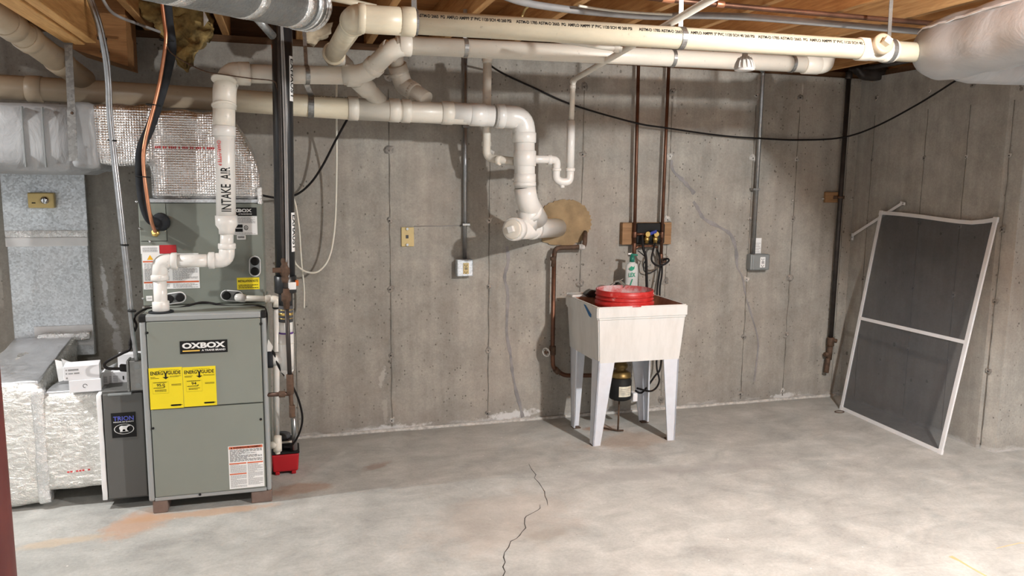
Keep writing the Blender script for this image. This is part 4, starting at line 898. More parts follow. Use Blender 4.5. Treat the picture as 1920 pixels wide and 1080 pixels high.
obj('motor_band', box(BM(), (px0+.045, PYF+.033, .168), (px1-.03, PYF+.05, .180), .002), M['pvc_old'], t)
t = T('trap_tee', 'small white drain elbow from the furnace side onto the red pump', 'pipe fitting', (-.09, 4.1, .13))
tz = at(520, 832, 4.1).z
seg(t, [V((fx1-.002, 4.1, tz-.005)), V((-.068, 4.1, tz-.005))], .020, M['pvc_old'], 'pipe'); seg(t, [V((-.075, 4.1, tz-.04)), V((-.075, 4.1, tz+.0)), V((-.075, 4.12, tz+.035))], .022, M['pvc_old'], 'tee', .02)
hub(t, V((-.075, 4.1, tz-.04)), V((-.075, 4.1, tz-.055)), .013, M['pvc_old'], 'outlet')
cable('power_cord', [at(497, 655, 3.97), at(512, 660, 3.90), at(522, 686, 3.88), at(534, 705, 3.90), at(546, 720, 3.98), at(560, 750, 4.02), at(567, 785, 4.08), at(560, 815, 4.14), at(546, 836, 4.16), at(532, 838, 4.17)], .0055, M['cable'], 'black cord looping from the furnace side to the red pump', 'cord')
bm = BM(); prism(bm, [at(*q, 3.90) for q in ((503, 636), (512, 650), (508, 662), (500, 660), (501, 648))], (0, .002, 0)); tag(obj('paper_tag', bm, M['pvc']), 'small white tag on the black cord beside the furnace', 'tag')
# black cable over the furnace top
cable('thermostat_cable', [at(243, 648, 3.92), at(247, 630, 3.93), at(256, 612, 3.92), at(252, 598, 3.93), at(258, 588, 3.96), at(280, 578, 4.06), at(330, 578, 4.07), at(360, 571, 4.10), at(385, 567, 4.12), at(430, 574, 4.08), at(475, 573, 4.05), at(494, 576, 3.98), at(500, 590, 3.93), at(499, 615, 3.90), at(497, 640, 3.88)], .0055, M['cable'], 'black cable lying across the furnace top behind the intake pipe')
# ================================================================== LINE SET, CONDUIT, WIRES UPPER LEFT
LY = 3.98
t = T('line_set', 'black foam insulated refrigerant line with bare copper tube entering the coil', 'pipe', at(300, 400, 4.1))
obj('foam_sleeve', sweep(BM(), spline([at(312, -8, LY), at(316, 40, LY), at(321, 76, LY), at(320, 105, LY), at(304, 170, LY), at(283, 235, LY), at(265, 280, LY), at(263, 330, LY+.01), at(268, 375, LY+.03), at(280, 410, LY+.07), at(298, 418, 4.13)], 6), .0215, 14), M['rubber'], t)
obj('copper_tube', sweep(BM(), spline([at(302, -8, LY-.03), at(308, 40, LY-.03), at(311, 75, LY-.035), at(302, 140, LY-.03), at(290, 195, LY-.03), at(272, 265, LY-.035), at(269, 310, LY-.03), at(276, 370, LY-.02), at(284, 415, LY+.03), at(291, 434, 4.11)], 6), .0085, 10), M['copper'], t)
for px, py, yy in ((313, 76, LY), (288, 197, LY), (268, 331, LY)):
    obj('zip_tie', lathe(BM(), at(px, py, yy-.006)+V((0, 0, -.003)), V((.1, 0, 1)), [(0, .034), (.005, .034)], 16), M['black'], t)
t = T('flex_conduit', 'silver conduit snaking down from the beam to the box beside the furnace', 'conduit', at(256, 672, 3.93))
obj('conduit_run', sweep(BM(), spline([at(163, -12, 3.80), at(176, 22, 3.80), at(187, 60, 3.82), at(197, 110, 3.84), at(202, 160, 3.86), at(204, 210, 3.88), at(212, 290, 3.90), at(220, 360, 3.90), at(229, 440, 3.90), at(238, 520, 3.91), at(246, 600, 3.92), at(256, 676, 3.93)], 6), .0105, 12), M['conduit'], t)
obj('second_run', sweep(BM(), spline([at(167, -12, 3.81), at(181, 22, 3.81), at(192, 60, 3.83), at(202, 110, 3.85), at(206, 160, 3.87), at(208, 210, 3.89), at(216, 290, 3.91), at(224, 360, 3.91), at(233, 440, 3.91), at(241, 520, 3.92), at(249, 600, 3.93)], 6), .0085, 10), M['conduit'], t)
for px, py in ((189, 73), (194, 97), (208, 263), (231, 459), (245, 583)):
    c = at(px, py, 3.86 if py < 150 else 3.90); obj('zip_tie', lathe(BM(), c+V((.004, .004, -.004)), V((.1, 0, 1)), [(0, .019), (.007 if py > 80 else .012, .019)], 14), M['black'], t)
jb = at(258, 698, 3.93)
t = T('junction_box', 'grey metal junction box with knockouts standing beside the furnace', 'electrical box', (jb.x, 3.95, .6))
za, zb = at(257, 676, 3.93).z, .592
obj('box_body', box(BM(), (jb.x-.036, 3.925, zb), (jb.x+.028, 4.0, za), .004), M['jbox'], t); obj('cover', box(BM(), (jb.x-.046, 3.92, zb-.002), (jb.x-.036, 4.004, za+.003), .002), M['strap'], t)
for zz in (zb+.025, za-.03): obj('knockout', lathe(BM(), V((jb.x+.0, 3.925, zz)), (0, -1, 0), [(0, .013), (.0015, .013)], 14), M['box_grey'], t)
hub(t, V((jb.x, 3.95, za)), V((jb.x, 3.95, za+.03)), .016, M['strap'], 'connector')
cable('appliance_cord', [at(244, 640, 3.95), at(243, 655, 3.94), at(228, 663, 3.93), at(205, 675, 3.93), at(196, 683, 3.94), at(200, 690, 3.94), at(215, 691.5, 3.94), at(232, 691, 3.95)], .007, M['cable'], 'black appliance cord plugged into the grey junction box', 'cord')
bm = BM(); c = at(236, 690, 3.95); obox(bm, c, (.026, 0, -.003), (0, .014, 0), (0, 0, .017), .006); tag(obj('plug', bm, M['black']), 'black three pin plug at the grey junction box', 'plug')
cable('thermostat_wire', [at(188, -10, 3.9), at(205, 18, 3.95), at(225, 32, 4.0), at(262, 46, 4.1), at(300, 60, 4.2)], .007, M['grey_cable'], 'pale twin cable running from the joist towards the yellow insulation')
cable('bell_wire', [at(312, 82, LY-.04), at(320, 98, LY-.04), at(350, 118, 3.92), at(385, 134, 3.86), at(420, 140, 3.84), at(470, 147, 3.84), at(512, 152, 3.85), at(520, 165, 3.85), at(527, 200, 3.845), at(527, 260, 3.845)], .0028, M['rust'], 'thin brown wire draped from the line set to the black exhaust')
cable('black_cable', [at(652, 222, 4.5), at(630, 262, 4.6), at(604, 312, 4.68), at(580, 346, 4.74), at(553, 366, 4.76), at(520, 371, 4.72), at(486, 365, 4.62)], .0065, M['cable'], 'black cable hanging behind the main drain to the foil plenum')
cable('white_cable', [at(631, 90, 4.45), at(631, 160, 4.5), at(631, 235, 4.6), at(631, 320, 4.68), at(628, 420, 4.70), at(618, 480, 4.70), at(598, 508, 4.70), at(575, 510, 4.70), at(556, 497, 4.70), at(549, 480, 4.66)], .006, M['white_cable'], 'white cable hanging in a wide loop right of the black exhaust')
cable('white_cable', [at(549, 368, 4.66), at(555, 388, 4.70), at(561, 430, 4.72), at(565, 490, 4.73), at(570, 540, 4.74), at(570, 578, 4.74)], .0055, M['white_cable'], 'short white cable end hanging straight beside the black exhaust')
# ================================================================== CEILING RUNS
# round galvanized duct upper left
DY = 3.05
t = T('round_duct', 'round galvanized duct with foil tape at the top left ceiling', 'duct', (-.1, DY, 2.2))
da, db = V((-1.45, 3.0, 2.345)), V((.085, DY, 2.235)); dr = .083
db = at(556, 5, DY); da = at(300, -62, 2.32); dx = (db-da).normalized(); dr = (at(500, 40, DY)-at(500, -3, DY)).length*.0+.092
seg(t, [da-dx*.5, db], dr, M['duct'], 'duct_pipe', n=32)
for px, hw in ((316, .035), (450, .030), (541, .036)): f_ = (px-300)/256.; f_ = f_*da.y/(da.y*f_+db.y*(1-f_)); hubat(t, da+(db-da)*f_, dx, hw, dr*1.015, M['foil_tape'], 'tape_band')
e = db; seg(t, [e-dx*.01, e+dx*.05, e+dx*.09+V((0, .03, .004)), e+dx*.12+V((0, .08, .02))], [dr*1.02, dr*1.03, dr*1.01, dr*.95], M['duct'], 'elbow', n=32)
for f in (.02, .055, .085): hubat(t, e+dx*f, dx+V((0, f*4, .0)), .006, dr*1.06, M['foil_tape'], 'elbow_bead')
tag(obj('fixture_arm', sweep(BM(), [at(478, 30, 3.6), at(512, 68, 3.7)], .018, 10), M['duct']), 'short grey metal sleeve angled under the round duct by the exhaust', 'pipe')
# silver wrapped ducts upper right
t = T('wrapped_duct', 'large silver-white wrapped duct coming in from the right near the ceiling', 'duct', (3.0, 2.8, 2.1))
f0, f1 = at(1790, 85, 2.9), at(2150, 20, 2.2)
fr = .142
f0 = at(1772, 92, 2.95); f1 = at(2080, 14, 2.15); fd = (f1-f0).normalized()
bm = BM(); sweep(bm, [f0-fd*.125, f0-fd*.115, f0-fd*.08, f0-fd*.03]+[f0+fd*(.04+i*.06) for i in range(24)], [.03, .07, .115, .136]+[.142+.003*math.sin(i*1.7) for i in range(24)], 40)
for v in bm.verts: q = v.co*8; v.co += V((noise.noise(q), noise.noise(q+V((3,)*3)), noise.noise(q+V((6,)*3))))*.003
obj('wrap', bm, M['flexwrap'], t)
su = (Z1-fd*Z1.dot(fd)).normalized(); ss = fd.cross(su); ss = ss if ss.y < 0 else -ss
tc_ = (CPOS-f0); tc_ = (tc_-fd*tc_.dot(fd)).normalized(); sd_ = (tc_*.62+su*.62).normalized()
obj('wrap_seam', ribbon(BM(), [f0+fd*(-.06+i*.05)+sd_*(.1445 if i > 0 else .125)+V((0, 0, random.uniform(-.003, .003))) for i in range(24)], .012, sd_, .004, .4), M['white_vinyl'], t)
t = T('wrapped_duct', 'lower grey wrapped duct behind the large silver-white one', 'duct', (3.4, 3.1, 2.1))
h0 = at(1800, 118, 3.25); h1 = at(2100, 128, 3.0); hd = (h1-h0).normalized()
bm = BM(); sweep(bm, [h0-hd*.05, h0]+[h0+hd*(.06*i+.06) for i in range(16)], [.05, .09]+[.10]*16, 32)
for v in bm.verts: q = v.co*8; v.co += V((noise.noise(q), noise.noise(q+V((3,)*3)), noise.noise(q+V((6,)*3))))*.003
obj('wrap', bm, M['flexwrap'], t); xq = h0+hd*.35; hubat(t, xq, hd, .003, .104, M['box_grey'], 'wrap_seam')
# cable bundle and copper line under the joists
CBZ = 2.395
def onz(x, y, z): return atz(x, y, z)
cable('cable_bundle', [onz(930, -14, CBZ), onz(980, 4, CBZ), onz(1060, 17, CBZ), onz(1150, 26, CBZ), onz(1230, 31, CBZ), onz(1300, 29, CBZ), onz(1400, 32, CBZ), onz(1480, 38, CBZ), onz(1600, 48, CBZ), onz(1700, 57, CBZ), onz(1780, 64, CBZ)], .0165, M['grey_cable'], 'thick grey cable bundle stapled under the joists', n=10)
cable('cable', [onz(1085, 11, 2.40), onz(1140, 19, 2.40), onz(1200, 24, 2.40), onz(1260, 27, 2.40)], .006, M['white_cable'], 'thin pale cable lying on the grey cable bundle')
t = T('copper_line', 'tarnished copper water line under the joists at the top right', 'pipe', onz(1500, 20, CBZ))
w_ = [onz(1205, -6, CBZ), onz(1300, 4, CBZ), onz(1440, 17, CBZ), onz(1620, 33, CBZ), onz(1780, 47, CBZ)]
seg(t, w_, .012, M['copper_old']); hubat(t, onz(1252, -1, CBZ), w_[1]-w_[0], .03, .0145, M['copper'], 'joint'); hubat(t, onz(1350, 8, CBZ), w_[2]-w_[1], .02, .0145, M['copper'], 'joint')
cable('yellow_cable', [at(990, 12, 3.6), at(983, 20, 3.62), at(977, 36, 3.62)], .006, M['gold'], 'short yellow cable hooked over the overhead drain')
tag(obj('ceiling_pipe', sweep(BM(), [at(600, -8, 3.6), at(660, 4, 3.6), at(705, 14, 3.62)], .014, 10), M['pvc_cream']), 'pale sagging stub behind the elbow of the overhead drain', 'pipe')
# spot bulb
t = T('spot_bulb', 'ribbed grey spot bulb pointing down below the overhead drain', 'light bulb', at(1397, 118, 3.12))
lb = at(1397, 98, 3.12); ll = V((.02, 0, -1)).normalized()
obj('bulb_body', lathe(BM(), lb, ll, [(0, .012), (.016, .013), (.019, .020), (.032, .028), (.052, .037), (.068, .043), (.074, .044)], 24), M['bulbbody'], t)
obj('bulb_face', lathe(BM(), lb+ll*.074, ll, [(0, .0445), (.005, .043), (.008, .032), (.009, .004)], 24), M['bulbglass'], t)
for i in range(14):
    an = 2*math.pi*i/14; e_ = V((math.cos(an), math.sin(an), 0)); bm = BM()
    prism(bm, [lb+ll*.024+e_*.022, lb+ll*.068+e_*.040, lb+ll*.070+e_*.047, lb+ll*.048+e_*.042, lb+ll*.024+e_*.030], e_.cross(Z1)*.003); obj('fin', bm, M['bulbbody'], t)
obj('socket', lathe(BM(), lb+ll*-.04, ll, [(0, .018), (.04, .018), (.045, .012)], 16), M['pvc_old'], t)
# dark sill pipe in the corner
t = T('corner_pipe', 'black iron pipe running down the wall in the far corner', 'pipe', at(1550, 690, 4.775))
i0, i1, i2 = at(1592, 140, 4.775), at(1556, 640, 4.775), at(1549, 700, 4.775)
seg(t, [i0, V((i0.x, 4.775, i1.z))], .0165, M['steel_dark']); hub(t, V((i0.x, 4.775, i1.z+.03)), V((i0.x, 4.775, i1.z-.035)), .026, M['rust'], 'coupling'); seg(t, [V((i0.x, 4.775, i1.z-.03)), V((i0.x-.006, 4.775, i1.z-.14))], .021, M['rust'], 'drip_leg')
obj('tee_stub', lathe(BM(), V((i0.x-.045, 4.775, i1.z-.10)), (1, 0, 0), [(0, .018), (.03, .018), (.045, .014)], 12), M['rust'], t); hub(t, V((i0.x-.012, 4.775, i1.z-.13)), V((i0.x-.022, 4.775, i1.z-.24)), .019, M['rust'], 'end_cap'); hub(t, V((i0.x+.012, 4.76, i1.z+.01)), V((i0.x+.034, 4.75, i1.z+.005)), .016, M['rust'], 'side_plug')
zt_ = i0.z; seg(t, [V((i0.x, 4.775, zt_-.01)), V((i0.x+.01, 4.77, zt_+.05)), at(1640, 125, 4.5), at(1712, 112, 4.2)], .0165, M['steel_dark'], 'header', .03); hub(t, V((i0.x, 4.775, zt_-.03)), V((i0.x, 4.775, zt_+.02)), .024, M['steel_dark'], 'elbow')
a, b = at(1550, 360, WY-.03), at(1582, 380, WY-.03)
t = T('mounting_block', 'small wooden block with rusty clamp behind the corner pipe', 'block', ((a.x+b.x)/2, WY, b.z))
obj('wood', box(BM(), (a.x, 4.793, b.z), (b.x, WY, a.z), .002), M['block'], t); obj('clamp', lathe(BM(), V((i0.x, 4.775, (a.z+b.z)/2-.008)), Z1, [(0, .021), (.016, .021)], 16), M['rust'], t); obj('clamp_ear', box(BM(), (i0.x-.05, 4.785, (a.z+b.z)/2-.012), (i0.x+.045, 4.793, (a.z+b.z)/2+.012), .002), M['rust'], t)
tag(obj('pipe_wrap', lump([(1604, 128), (1628, 120), (1660, 124), (1668, 136), (1652, 149), (1622, 146)], 4.62, .06, .012, 6, 2), M['steel_dark']), 'dark crumpled wrap round the pipe joint in the ceiling corner', 'insulation')
# long black cable sagging across wall
cable('black_cable', [at(905, 112, 4.6), at(940, 136, 4.77), at(1000, 164, 4.80), at(1075, 197, 4.80), at(1190, 230, 4.742), at(1250, 240, 4.742), at(1350, 254, 4.79), at(1425, 259.5, 4.765), at(1500, 262.5, 4.80), at(1578, 258, 4.745), atx(1640, 238, 3.95), atx(1720, 196, 3.95), atx(1800, 146, 3.95), atx(1840, 122, 3.95)], .0062, M['cable'], 'long black cable sagging across the back wall into the right corner')
# ================================================================== WALL FIXTURES
# left conduit and outlet
OX = at(872, 430, 4.79).x
t = T('wall_outlet', 'galvanized outlet box with ivory receptacle under the conduit left of the stack', 'outlet', (OX, WY, at(872, 518, 4.77).z))
seg(t, [V((OX, 4.795, 2.365)), V((OX, 4.795, at(872, 488, 4.79).z))], .0125, M['conduit'], 'conduit'); 
for px in (237, 421): zz = at(872, px, 4.79).z; obj('conduit_clip', box(BM(), (OX-.018, 4.780, zz-.008), (OX+.032, WY, zz+.008), .002), M['strap'], t)
a, b = at(857, 487, 4.755), at(887, 518, 4.755); bxo = obj('box', box(BM(), (a.x, 4.758, b.z), (b.x, WY, a.z), .007, 2), M['galv'], t); obj('cover', box(BM(), (a.x+.002, 4.754, b.z+.002), (b.x-.002, 4.759, a.z-.002), .005, 2), M['galv'], t)
def recept(par, x0, x1, z0, z1, Y, mat):
    o = obj('receptacle', box(BM(), (x0, Y-.004, z0), (x1, Y+.001, z1), .002), mat, par); w_, h_ = x1-x0, z1-z0; bm = BM()
    for zz in (.80, .18):
        for u_ in (.28, .66): box(bm, (x0+w_*u_-.0016, Y-.0048, z0+h_*zz-.005), (x0+w_*u_+.0016, Y-.0035, z0+h_*zz+.005))
        box(bm, (x0+w_*.47-.003, Y-.0048, z0+h_*(zz-.11)-.002), (x0+w_*.47+.003, Y-.0035, z0+h_*(zz-.11)+.003))
    obj('slots', bm, M['ink'], o); bm = BM(); box(bm, (x0+w_*.25, Y-.006, z0+h_*.52), (x0+w_*.75, Y-.0035, z0+h_*.58)); box(bm, (x0+w_*.25, Y-.006, z0+h_*.40), (x0+w_*.75, Y-.0035, z0+h_*.46)); obj('test_buttons', bm, M['duskmetal'], o)
a, b = at(868.5, 493, 4.754), at(879, 513.5, 4.754); recept(t, a.x, b.x, b.z, a.z, 4.754, M['ivory'])
# phone plate
a, b = at(752, 426, WY), at(776, 462, WY)
t = T('phone_plate', 'ivory telephone wall plate on the bare concrete', 'wall plate', ((a.x+b.x)/2, WY, b.z))
obj('plate', box(BM(), (a.x, WY-.010, b.z), (b.x, WY, a.z), .004, 2), M['ivory'], t); c = at(763.5, 444, WY-.01)
obj('jack', box(BM(), (c.x-.009, WY-.0125, c.z-.010), (c.x+.008, WY-.009, c.z+.011), .001), M['duskmetal'], t)
for zz in (b.z+.012, a.z-.010): obj('mount_stud', lathe(BM(), V((c.x, WY-.010, zz)), (0, -1, 0), [(0, .006), (.006, .006), (.007, .009), (.009, .008)], 10), M['chrome'], t)
tag(obj('phone_wire', sweep(BM(), [at(776, 424.5, WY-.002), at(870, 423, WY-.002)], .0022, 6), M['grey_cable']), 'thin wire running from the phone plate to the left conduit', 'wire')
# right conduit and grey outlet
t = T('wall_outlet', 'grey outlet box with white receptacle under the conduit right of the sink', 'outlet', at(1424, 506, 4.78))
c0_, c1_ = at(1431, 134, 4.775), at(1417, 478, 4.775)
seg(t, [at(1424, 128, 4.72), c0_, V((c0_.x, 4.775, c1_.z))], .0125, M['conduit'], 'conduit', .03)
for px in (355,): zz = at(1420, px, 4.775).z; obj('conduit_clip', box(BM(), (c0_.x-.034, 4.762, zz-.008), (c0_.x+.018, WY, zz+.008), .002), M['strap'], t)
a, b = at(1408, 477, 4.76), at(1441, 506, 4.76); obj('box', box(BM(), (a.x, 4.757, b.z), (b.x, WY, a.z), .008, 2), M['box_grey'], t); obj('cover', box(BM(), (a.x+.012, 4.752, b.z+.002), (b.x-.002, 4.758, a.z-.002), .006, 2), M['box_grey'], t)
a, b = at(1425.5, 482, 4.752), at(1434, 501.5, 4.752); recept(t, a.x, b.x, b.z, a.z, 4.752, M['white'])
a, b = at(1410, 446.5, WY), at(1426, 477, WY); bm = BM(); box(bm, (a.x, WY-.002, b.z), (b.x, WY, a.z)); o = tag(obj('sticker', bm, M['white']), 'white printed sticker on the wall behind the right conduit', 'sticker')
bm = BM()
for i in range(7): box(bm, (a.x+.006, WY-.0028, b.z+.008+i*.012), (b.x-.006-.006*(i % 3), WY-.0018, b.z+.011+i*.012))
obj('fine_print', bm, M['ink_grey'], o)
# small wall anchors
for x, y, lb in ((1542, 372, 'left of the wooden clamp block'), (1595, 373, 'just right of the corner pipe'), (1485, 375, 'on the seam right of the grey outlet conduit'), (1342, 372, 'midway between copper risers and right conduit'), (1404, 372, 'close left of the right conduit')):
    p = at(x, y, WY); bm = BM(); lathe(bm, p, (0, -1, -.2), [(0, .007), (.006, .007), (.016, .004)], 8)
    tag(obj('wall_anchor', bm, M['tie_lt']), 'small pale anchor stub '+lb, 'anchor', 'anchor stubs in the back wall')
# ================================================================== PLUMBING NEAR THE SINK
# copper risers
for px, py, pe, lb in ((1197, 125, 472, 'left of the two copper risers above the sink'), (1254, 125, 492, 'right of the two copper risers above the sink')):
    a = at(px, py, 4.755); e = at(px-(8 if px < 1200 else 15), pe, 4.755); t = T('copper_riser', lb, 'pipe', (a.x, 4.755, e.z), 'copper risers')
    seg(t, [V((a.x, 4.755, 2.40)), V((e.x, 4.755, e.z))], .0115, M['copper_old']); hub(t, V((e.x, 4.755, e.z+.06)), V((e.x, 4.755, e.z-.012)), .0145, M['copper_old'], 'end_cap')
    zz = at(px, 440, 4.755).z; hub(t, V((e.x, 4.755, zz+.02)), V((e.x, 4.755, zz-.02)), .015, M['copper_old'], 'tee')
# valve panel
BX0, BX1, BZ0, BZ1 = 2.178, 2.552, 1.184, 1.335
t = T('valve_panel', 'wooden board with black outlet plate and brass hose valves above the sink', 'valve', ((BX0+BX1)/2, WY, BZ0))
obj('board', box(BM(), (BX0+.05, 4.786, BZ0), (BX1, WY, BZ1), .002), M['block'], t); obj('board', box(BM(), (BX0, 4.772, BZ0+.002), (BX0+.075, WY, BZ1), .002), M['block'], t)
bxp = obj('black_plate', box(BM(), (2.276, 4.760, BZ0+.004), (2.492, 4.787, BZ1-.002), .014, 3), M['black'], t)
obj('plate_recess', box(BM(), (2.34, 4.748, BZ0+.018), (2.462, 4.762, BZ0+.095), .02, 3), M['black'], t)
for px in (1213, 1229):
    c = at(px, 440, 4.735)
    v = obj('hose_valve', lathe(BM(), V((c.x, 4.735, c.z+.012)), -Z1, [(0, .010), (.012, .013), (.03, .013), (.032, .018), (.052, .018), (.054, .013), (.07, .013)], 14), M['brass'], t)
    obj('valve_stem', lathe(BM(), V((c.x, 4.74, c.z+.004)), (0, -1, 0), [(0, .013), (.014, .013), (.016, .018), (.022, .018)], 14), M['brass'], v)
    obj('supply_arm', sweep(BM(), [V((c.x, 4.745, c.z+.002)), V((c.x+(-.075 if px < 1220 else .05), 4.755, c.z+.002))], .010, 10), M['copper_old'], v)
c = at(1225, 436, 4.72); obj('blue_lever', obox(BM(), c, (.024, 0, .008), (0, .006, 0), (0, 0, .011), .004), simple('blue_handle', (.015, .03, .28), .5), t)
seg(t, [at(1189, 468, 4.76), at(1196, 462, 4.76), at(1225, 461, 4.76), at(1233, 464, 4.76)], .009, M['copper_old'], 'loop_pipe', .02)
# hoses and cords
HG = 'hoses and cords over the sink'
cable('hose', [at(1204, 441, 4.735), at(1206, 465, 4.70), at(1211, 482, 4.69), at(1212, 510, 4.69), at(1213, 545, 4.68)], .0095, M['cable'], 'black hose dropping straight from the left brass valve', 'hose', group=HG)
cable('cord', [at(1230, 452, 4.735), at(1224, 472, 4.70), at(1222, 488, 4.69), at(1232, 498, 4.69), at(1245, 496, 4.69), at(1254, 489, 4.69), at(1251, 485, 4.70), at(1243, 488, 4.73)], .0068, M['cable'], 'black cord curling in a loop under the right brass valve', 'cord', group=HG)
cable('cord', [at(1196, 470, 4.72), at(1206, 478, 4.72), at(1212, 485, 4.73), at(1207, 495, 4.75), at(1208, 508, 4.76), at(1218, 512, 4.77), at(1230, 506, 4.77)], .004, M['rubber'], 'thin grey cord crossing behind the straight black hose', 'cord', group=HG)
cable('cord', [at(1232, 468, 4.75), at(1237, 482, 4.75), at(1238, 500, 4.74), at(1234, 530, 4.73), at(1232, 552, 4.70), at(1234, 600, 4.70), at(1240, 650, 4.69), at(1238, 690, 4.69), at(1228, 705, 4.66), at(1205, 735, 4.55), at(1192, 733, 4.46)], .0068, M['cable'], 'black cord running down behind the sink to the disposal', 'cord', group=HG)
cable('cord', [at(1241, 490, 4.75), at(1241, 515, 4.75), at(1237, 545, 4.74), at(1238, 600, 4.72), at(1231, 680, 4.70), at(1236, 715, 4.66), at(1222, 733, 4.58), at(1195, 728, 4.46)], .0065, M['cable'], 'second black cord beside it, crossing over below the sink', 'cord', group=HG)
bm = BM(); c = at(1240, 489, 4.745); lathe(bm, c, (1, -.3, .2), [(0, .016), (.012, .02), (.03, .016), (.036, .008)], 12); tag(obj('hose_bib', bm, M['rust']), 'corroded hose bib at the foot of the right copper riser', 'valve')
# copper drain at the left of the sink
DYY = 4.745
t = T('copper_drain', 'corroded copper drain pipe with gate valve left of the sink', 'pipe', at(1040, 700, DYY))
seg(t, [at(1097, 436, WY-.01), at(1097, 445, DYY), at(1096, 463, DYY), at(1041, 465, DYY), at(1037, 500, DYY)], .0155, M['rust'], 'upper_run', .03)
hubat(t, at(1090, 463, DYY), X1, .02, .019, M['tie_lt'], 'coupling')
seg(t, [at(1039, 475, DYY), at(1036, 655, DYY), at(1037, 690, DYY), at(1058, 704, DYY), at(1124, 704, DYY-.05)], .0145, M['copper_old'], 'lower_run', .03)
hubat(t, at(1037, 485, DYY), Z1, .012, .019, M['rust'], 'clamp'); hubat(t, at(1044, 695, DYY), V((1, 0, -1)), .02, .020, M['rust'], 'elbow'); hubat(t, at(1036, 657, DYY), Z1, .03, .022, M['rust'], 'valve_body')
vw = at(1025, 660, DYY-.02); va_ = V((-.9, -.6, -.15)).normalized()
obj('valve_stem', sweep(BM(), [at(1036, 658, DYY), vw+va_*-.0], .010, 10), M['rust'], t)
wl = obj('hand_wheel', lathe(BM(), vw, va_, [(0, .012), (.008, .014), (.010, .010)], 12), M['rust'], t); aw = va_.orthogonal().normalized(); bw = va_.cross(aw)
obj('wheel_rim', sweep(BM(), [vw+va_*.006+(aw*math.cos(2*math.pi*i/20)+bw*math.sin(2*math.pi*i/20))*(.027+.002*(i % 2)) for i in range(21)], .005, 8), M['tie_lt'], wl)
for i in range(4): an = math.pi/2*i; obj('spoke', sweep(BM(), [vw+va_*.006, vw+va_*.006+(aw*math.cos(an)+bw*math.sin(an))*.027], .003, 6), M['tie_lt'], wl)
# ================================================================== LAUNDRY SINK
SX0, SX1, SYF, SYB, SZ = 1.752, 2.350, 4.158, 4.70, .868
sb = .525
t = T('laundry_sink', 'white plastic laundry sink on four tapered legs against the wall', 'sink', ((SX0+SX1)/2, (SYF+SYB)/2, 0)); SINK = t
bm = BM()
def ring(x0, x1, y0, y1, z, dz=0.0): return [bm.verts.new(q) for q in ((x0, y0, z), (x1, y0, z), (x1, y1, z+dz), (x0, y1, z+dz))]
rr = [ring(SX0+.028, SX1-.032, SYF+.02, SYB-.02, sb), ring(SX0+.012, SX1-.010, SYF+.008, SYB-.005, SZ-.072), ring(SX0, SX1, SYF, SYB, SZ-.070), ring(SX0, SX1, SYF, SYB, SZ), ring(SX0+.018, SX1-.018, SYF+.018, SYB-.105, SZ)]
for i in range(4):
    for j in range(4): bm.faces.new((rr[i][j], rr[i][(j+1) % 4], rr[i+1][(j+1) % 4], rr[i+1][j]))
bm.faces.new(rr[0][::-1]); bmesh.ops.recalc_face_normals(bm, faces=bm.faces[:])
bmesh.ops.bevel(bm, geom=[e for e in bm.edges if abs(e.verts[0].co.z-e.verts[1].co.z) > .03 or e.verts[0].co.z > SZ-.08 and not e.is_boundary], offset=.006, segments=2, affect='EDGES')
obj('tub', bm, M['sink'], t)
bm = BM(); rr = [ring(SX0+.018, SX1-.018, SYF+.018, SYB-.105, SZ-.002), ring(SX0+.05, SX1-.05, SYF+.05, SYB-.13, sb+.02)]
for j in range(4): bm.faces.new((rr[0][j], rr[0][(j+1) % 4], rr[1][(j+1) % 4], rr[1][j]))
bm.faces.new(rr[1]); obj('basin', bm, M['sink_in'], t)
bm = BM(); box(bm, (SX0+.006, SYB-.105, SZ-.004), (SX1-.006, SYB-.004, SZ+.012), .006, 2); obj('faucet_deck', bm, M['sink'], t)
bm = BM(); box(bm, (SX0+.002, SYB-.02, SZ), (SX1-.002, SYB, SZ+.014), .006, 2); obj('backsplash', bm, M['sink'], t)
def sleg(cx, cy, sx, sy, fx, fy):
    """L section leg, top corner (cx,cy), open towards inside; tapers to the foot"""
    bm = BM(); th = .010
    for (ax_, ay_) in ((1, 0), (0, 1)):
        wt, wb = .105, .050; d = V((-sx*ax_, -sy*ay_, 0)); n_ = V((-sx*ay_, -sy*ax_, 0))
        top, bot = V((cx, cy, sb+.012)), V((fx, fy, 0)); q = [top, top+d*wt, bot+d*wb, bot]
        A = [bm.verts.new(p) for p in q]; B = [bm.verts.new(p+n_*th) for p in q]
        bm.faces.new(A); bm.faces.new(B[::-1])
        for i in range(4): bm.faces.new((A[(i+1) % 4], A[i], B[i], B[(i+1) % 4]))
    bmesh.ops.recalc_face_normals(bm, faces=bm.faces[:]); return bm
for cx_, cy_, sx, sy, fx_, fy_ in ((SX0+.026, SYF+.020, -1, -1, 1.765, 4.205), (SX1-.036, SYF+.020, 1, -1, 2.312, 4.185), (SX0+.03, SYB-.03, -1, 1, 1.772, 4.60), (SX1-.036, SYB-.03, 1, 1, 2.312, 4.60)):
    lg = obj('leg', sleg(cx_, cy_, sx, sy, fx_, fy_), M['leg'], t)
    bm = BM(); box(bm, (min(fx_, fx_-sx*.05), min(fy_, fy_-sy*.05), 0), (max(fx_, fx_-sx*.05), max(fy_, fy_-sy*.05), .006)); obj('foot_pad', bm, M['rust'], lg)
bm = BM(); q = [V((SX0-.001, y, z)) for y, z in ((SYF+.215, SZ-.012), (SYF+.185, SZ-.012), (SYF+.09, SZ-.055), (SYF+.095, SZ-.075), (SYF+.125, SZ-.070))]
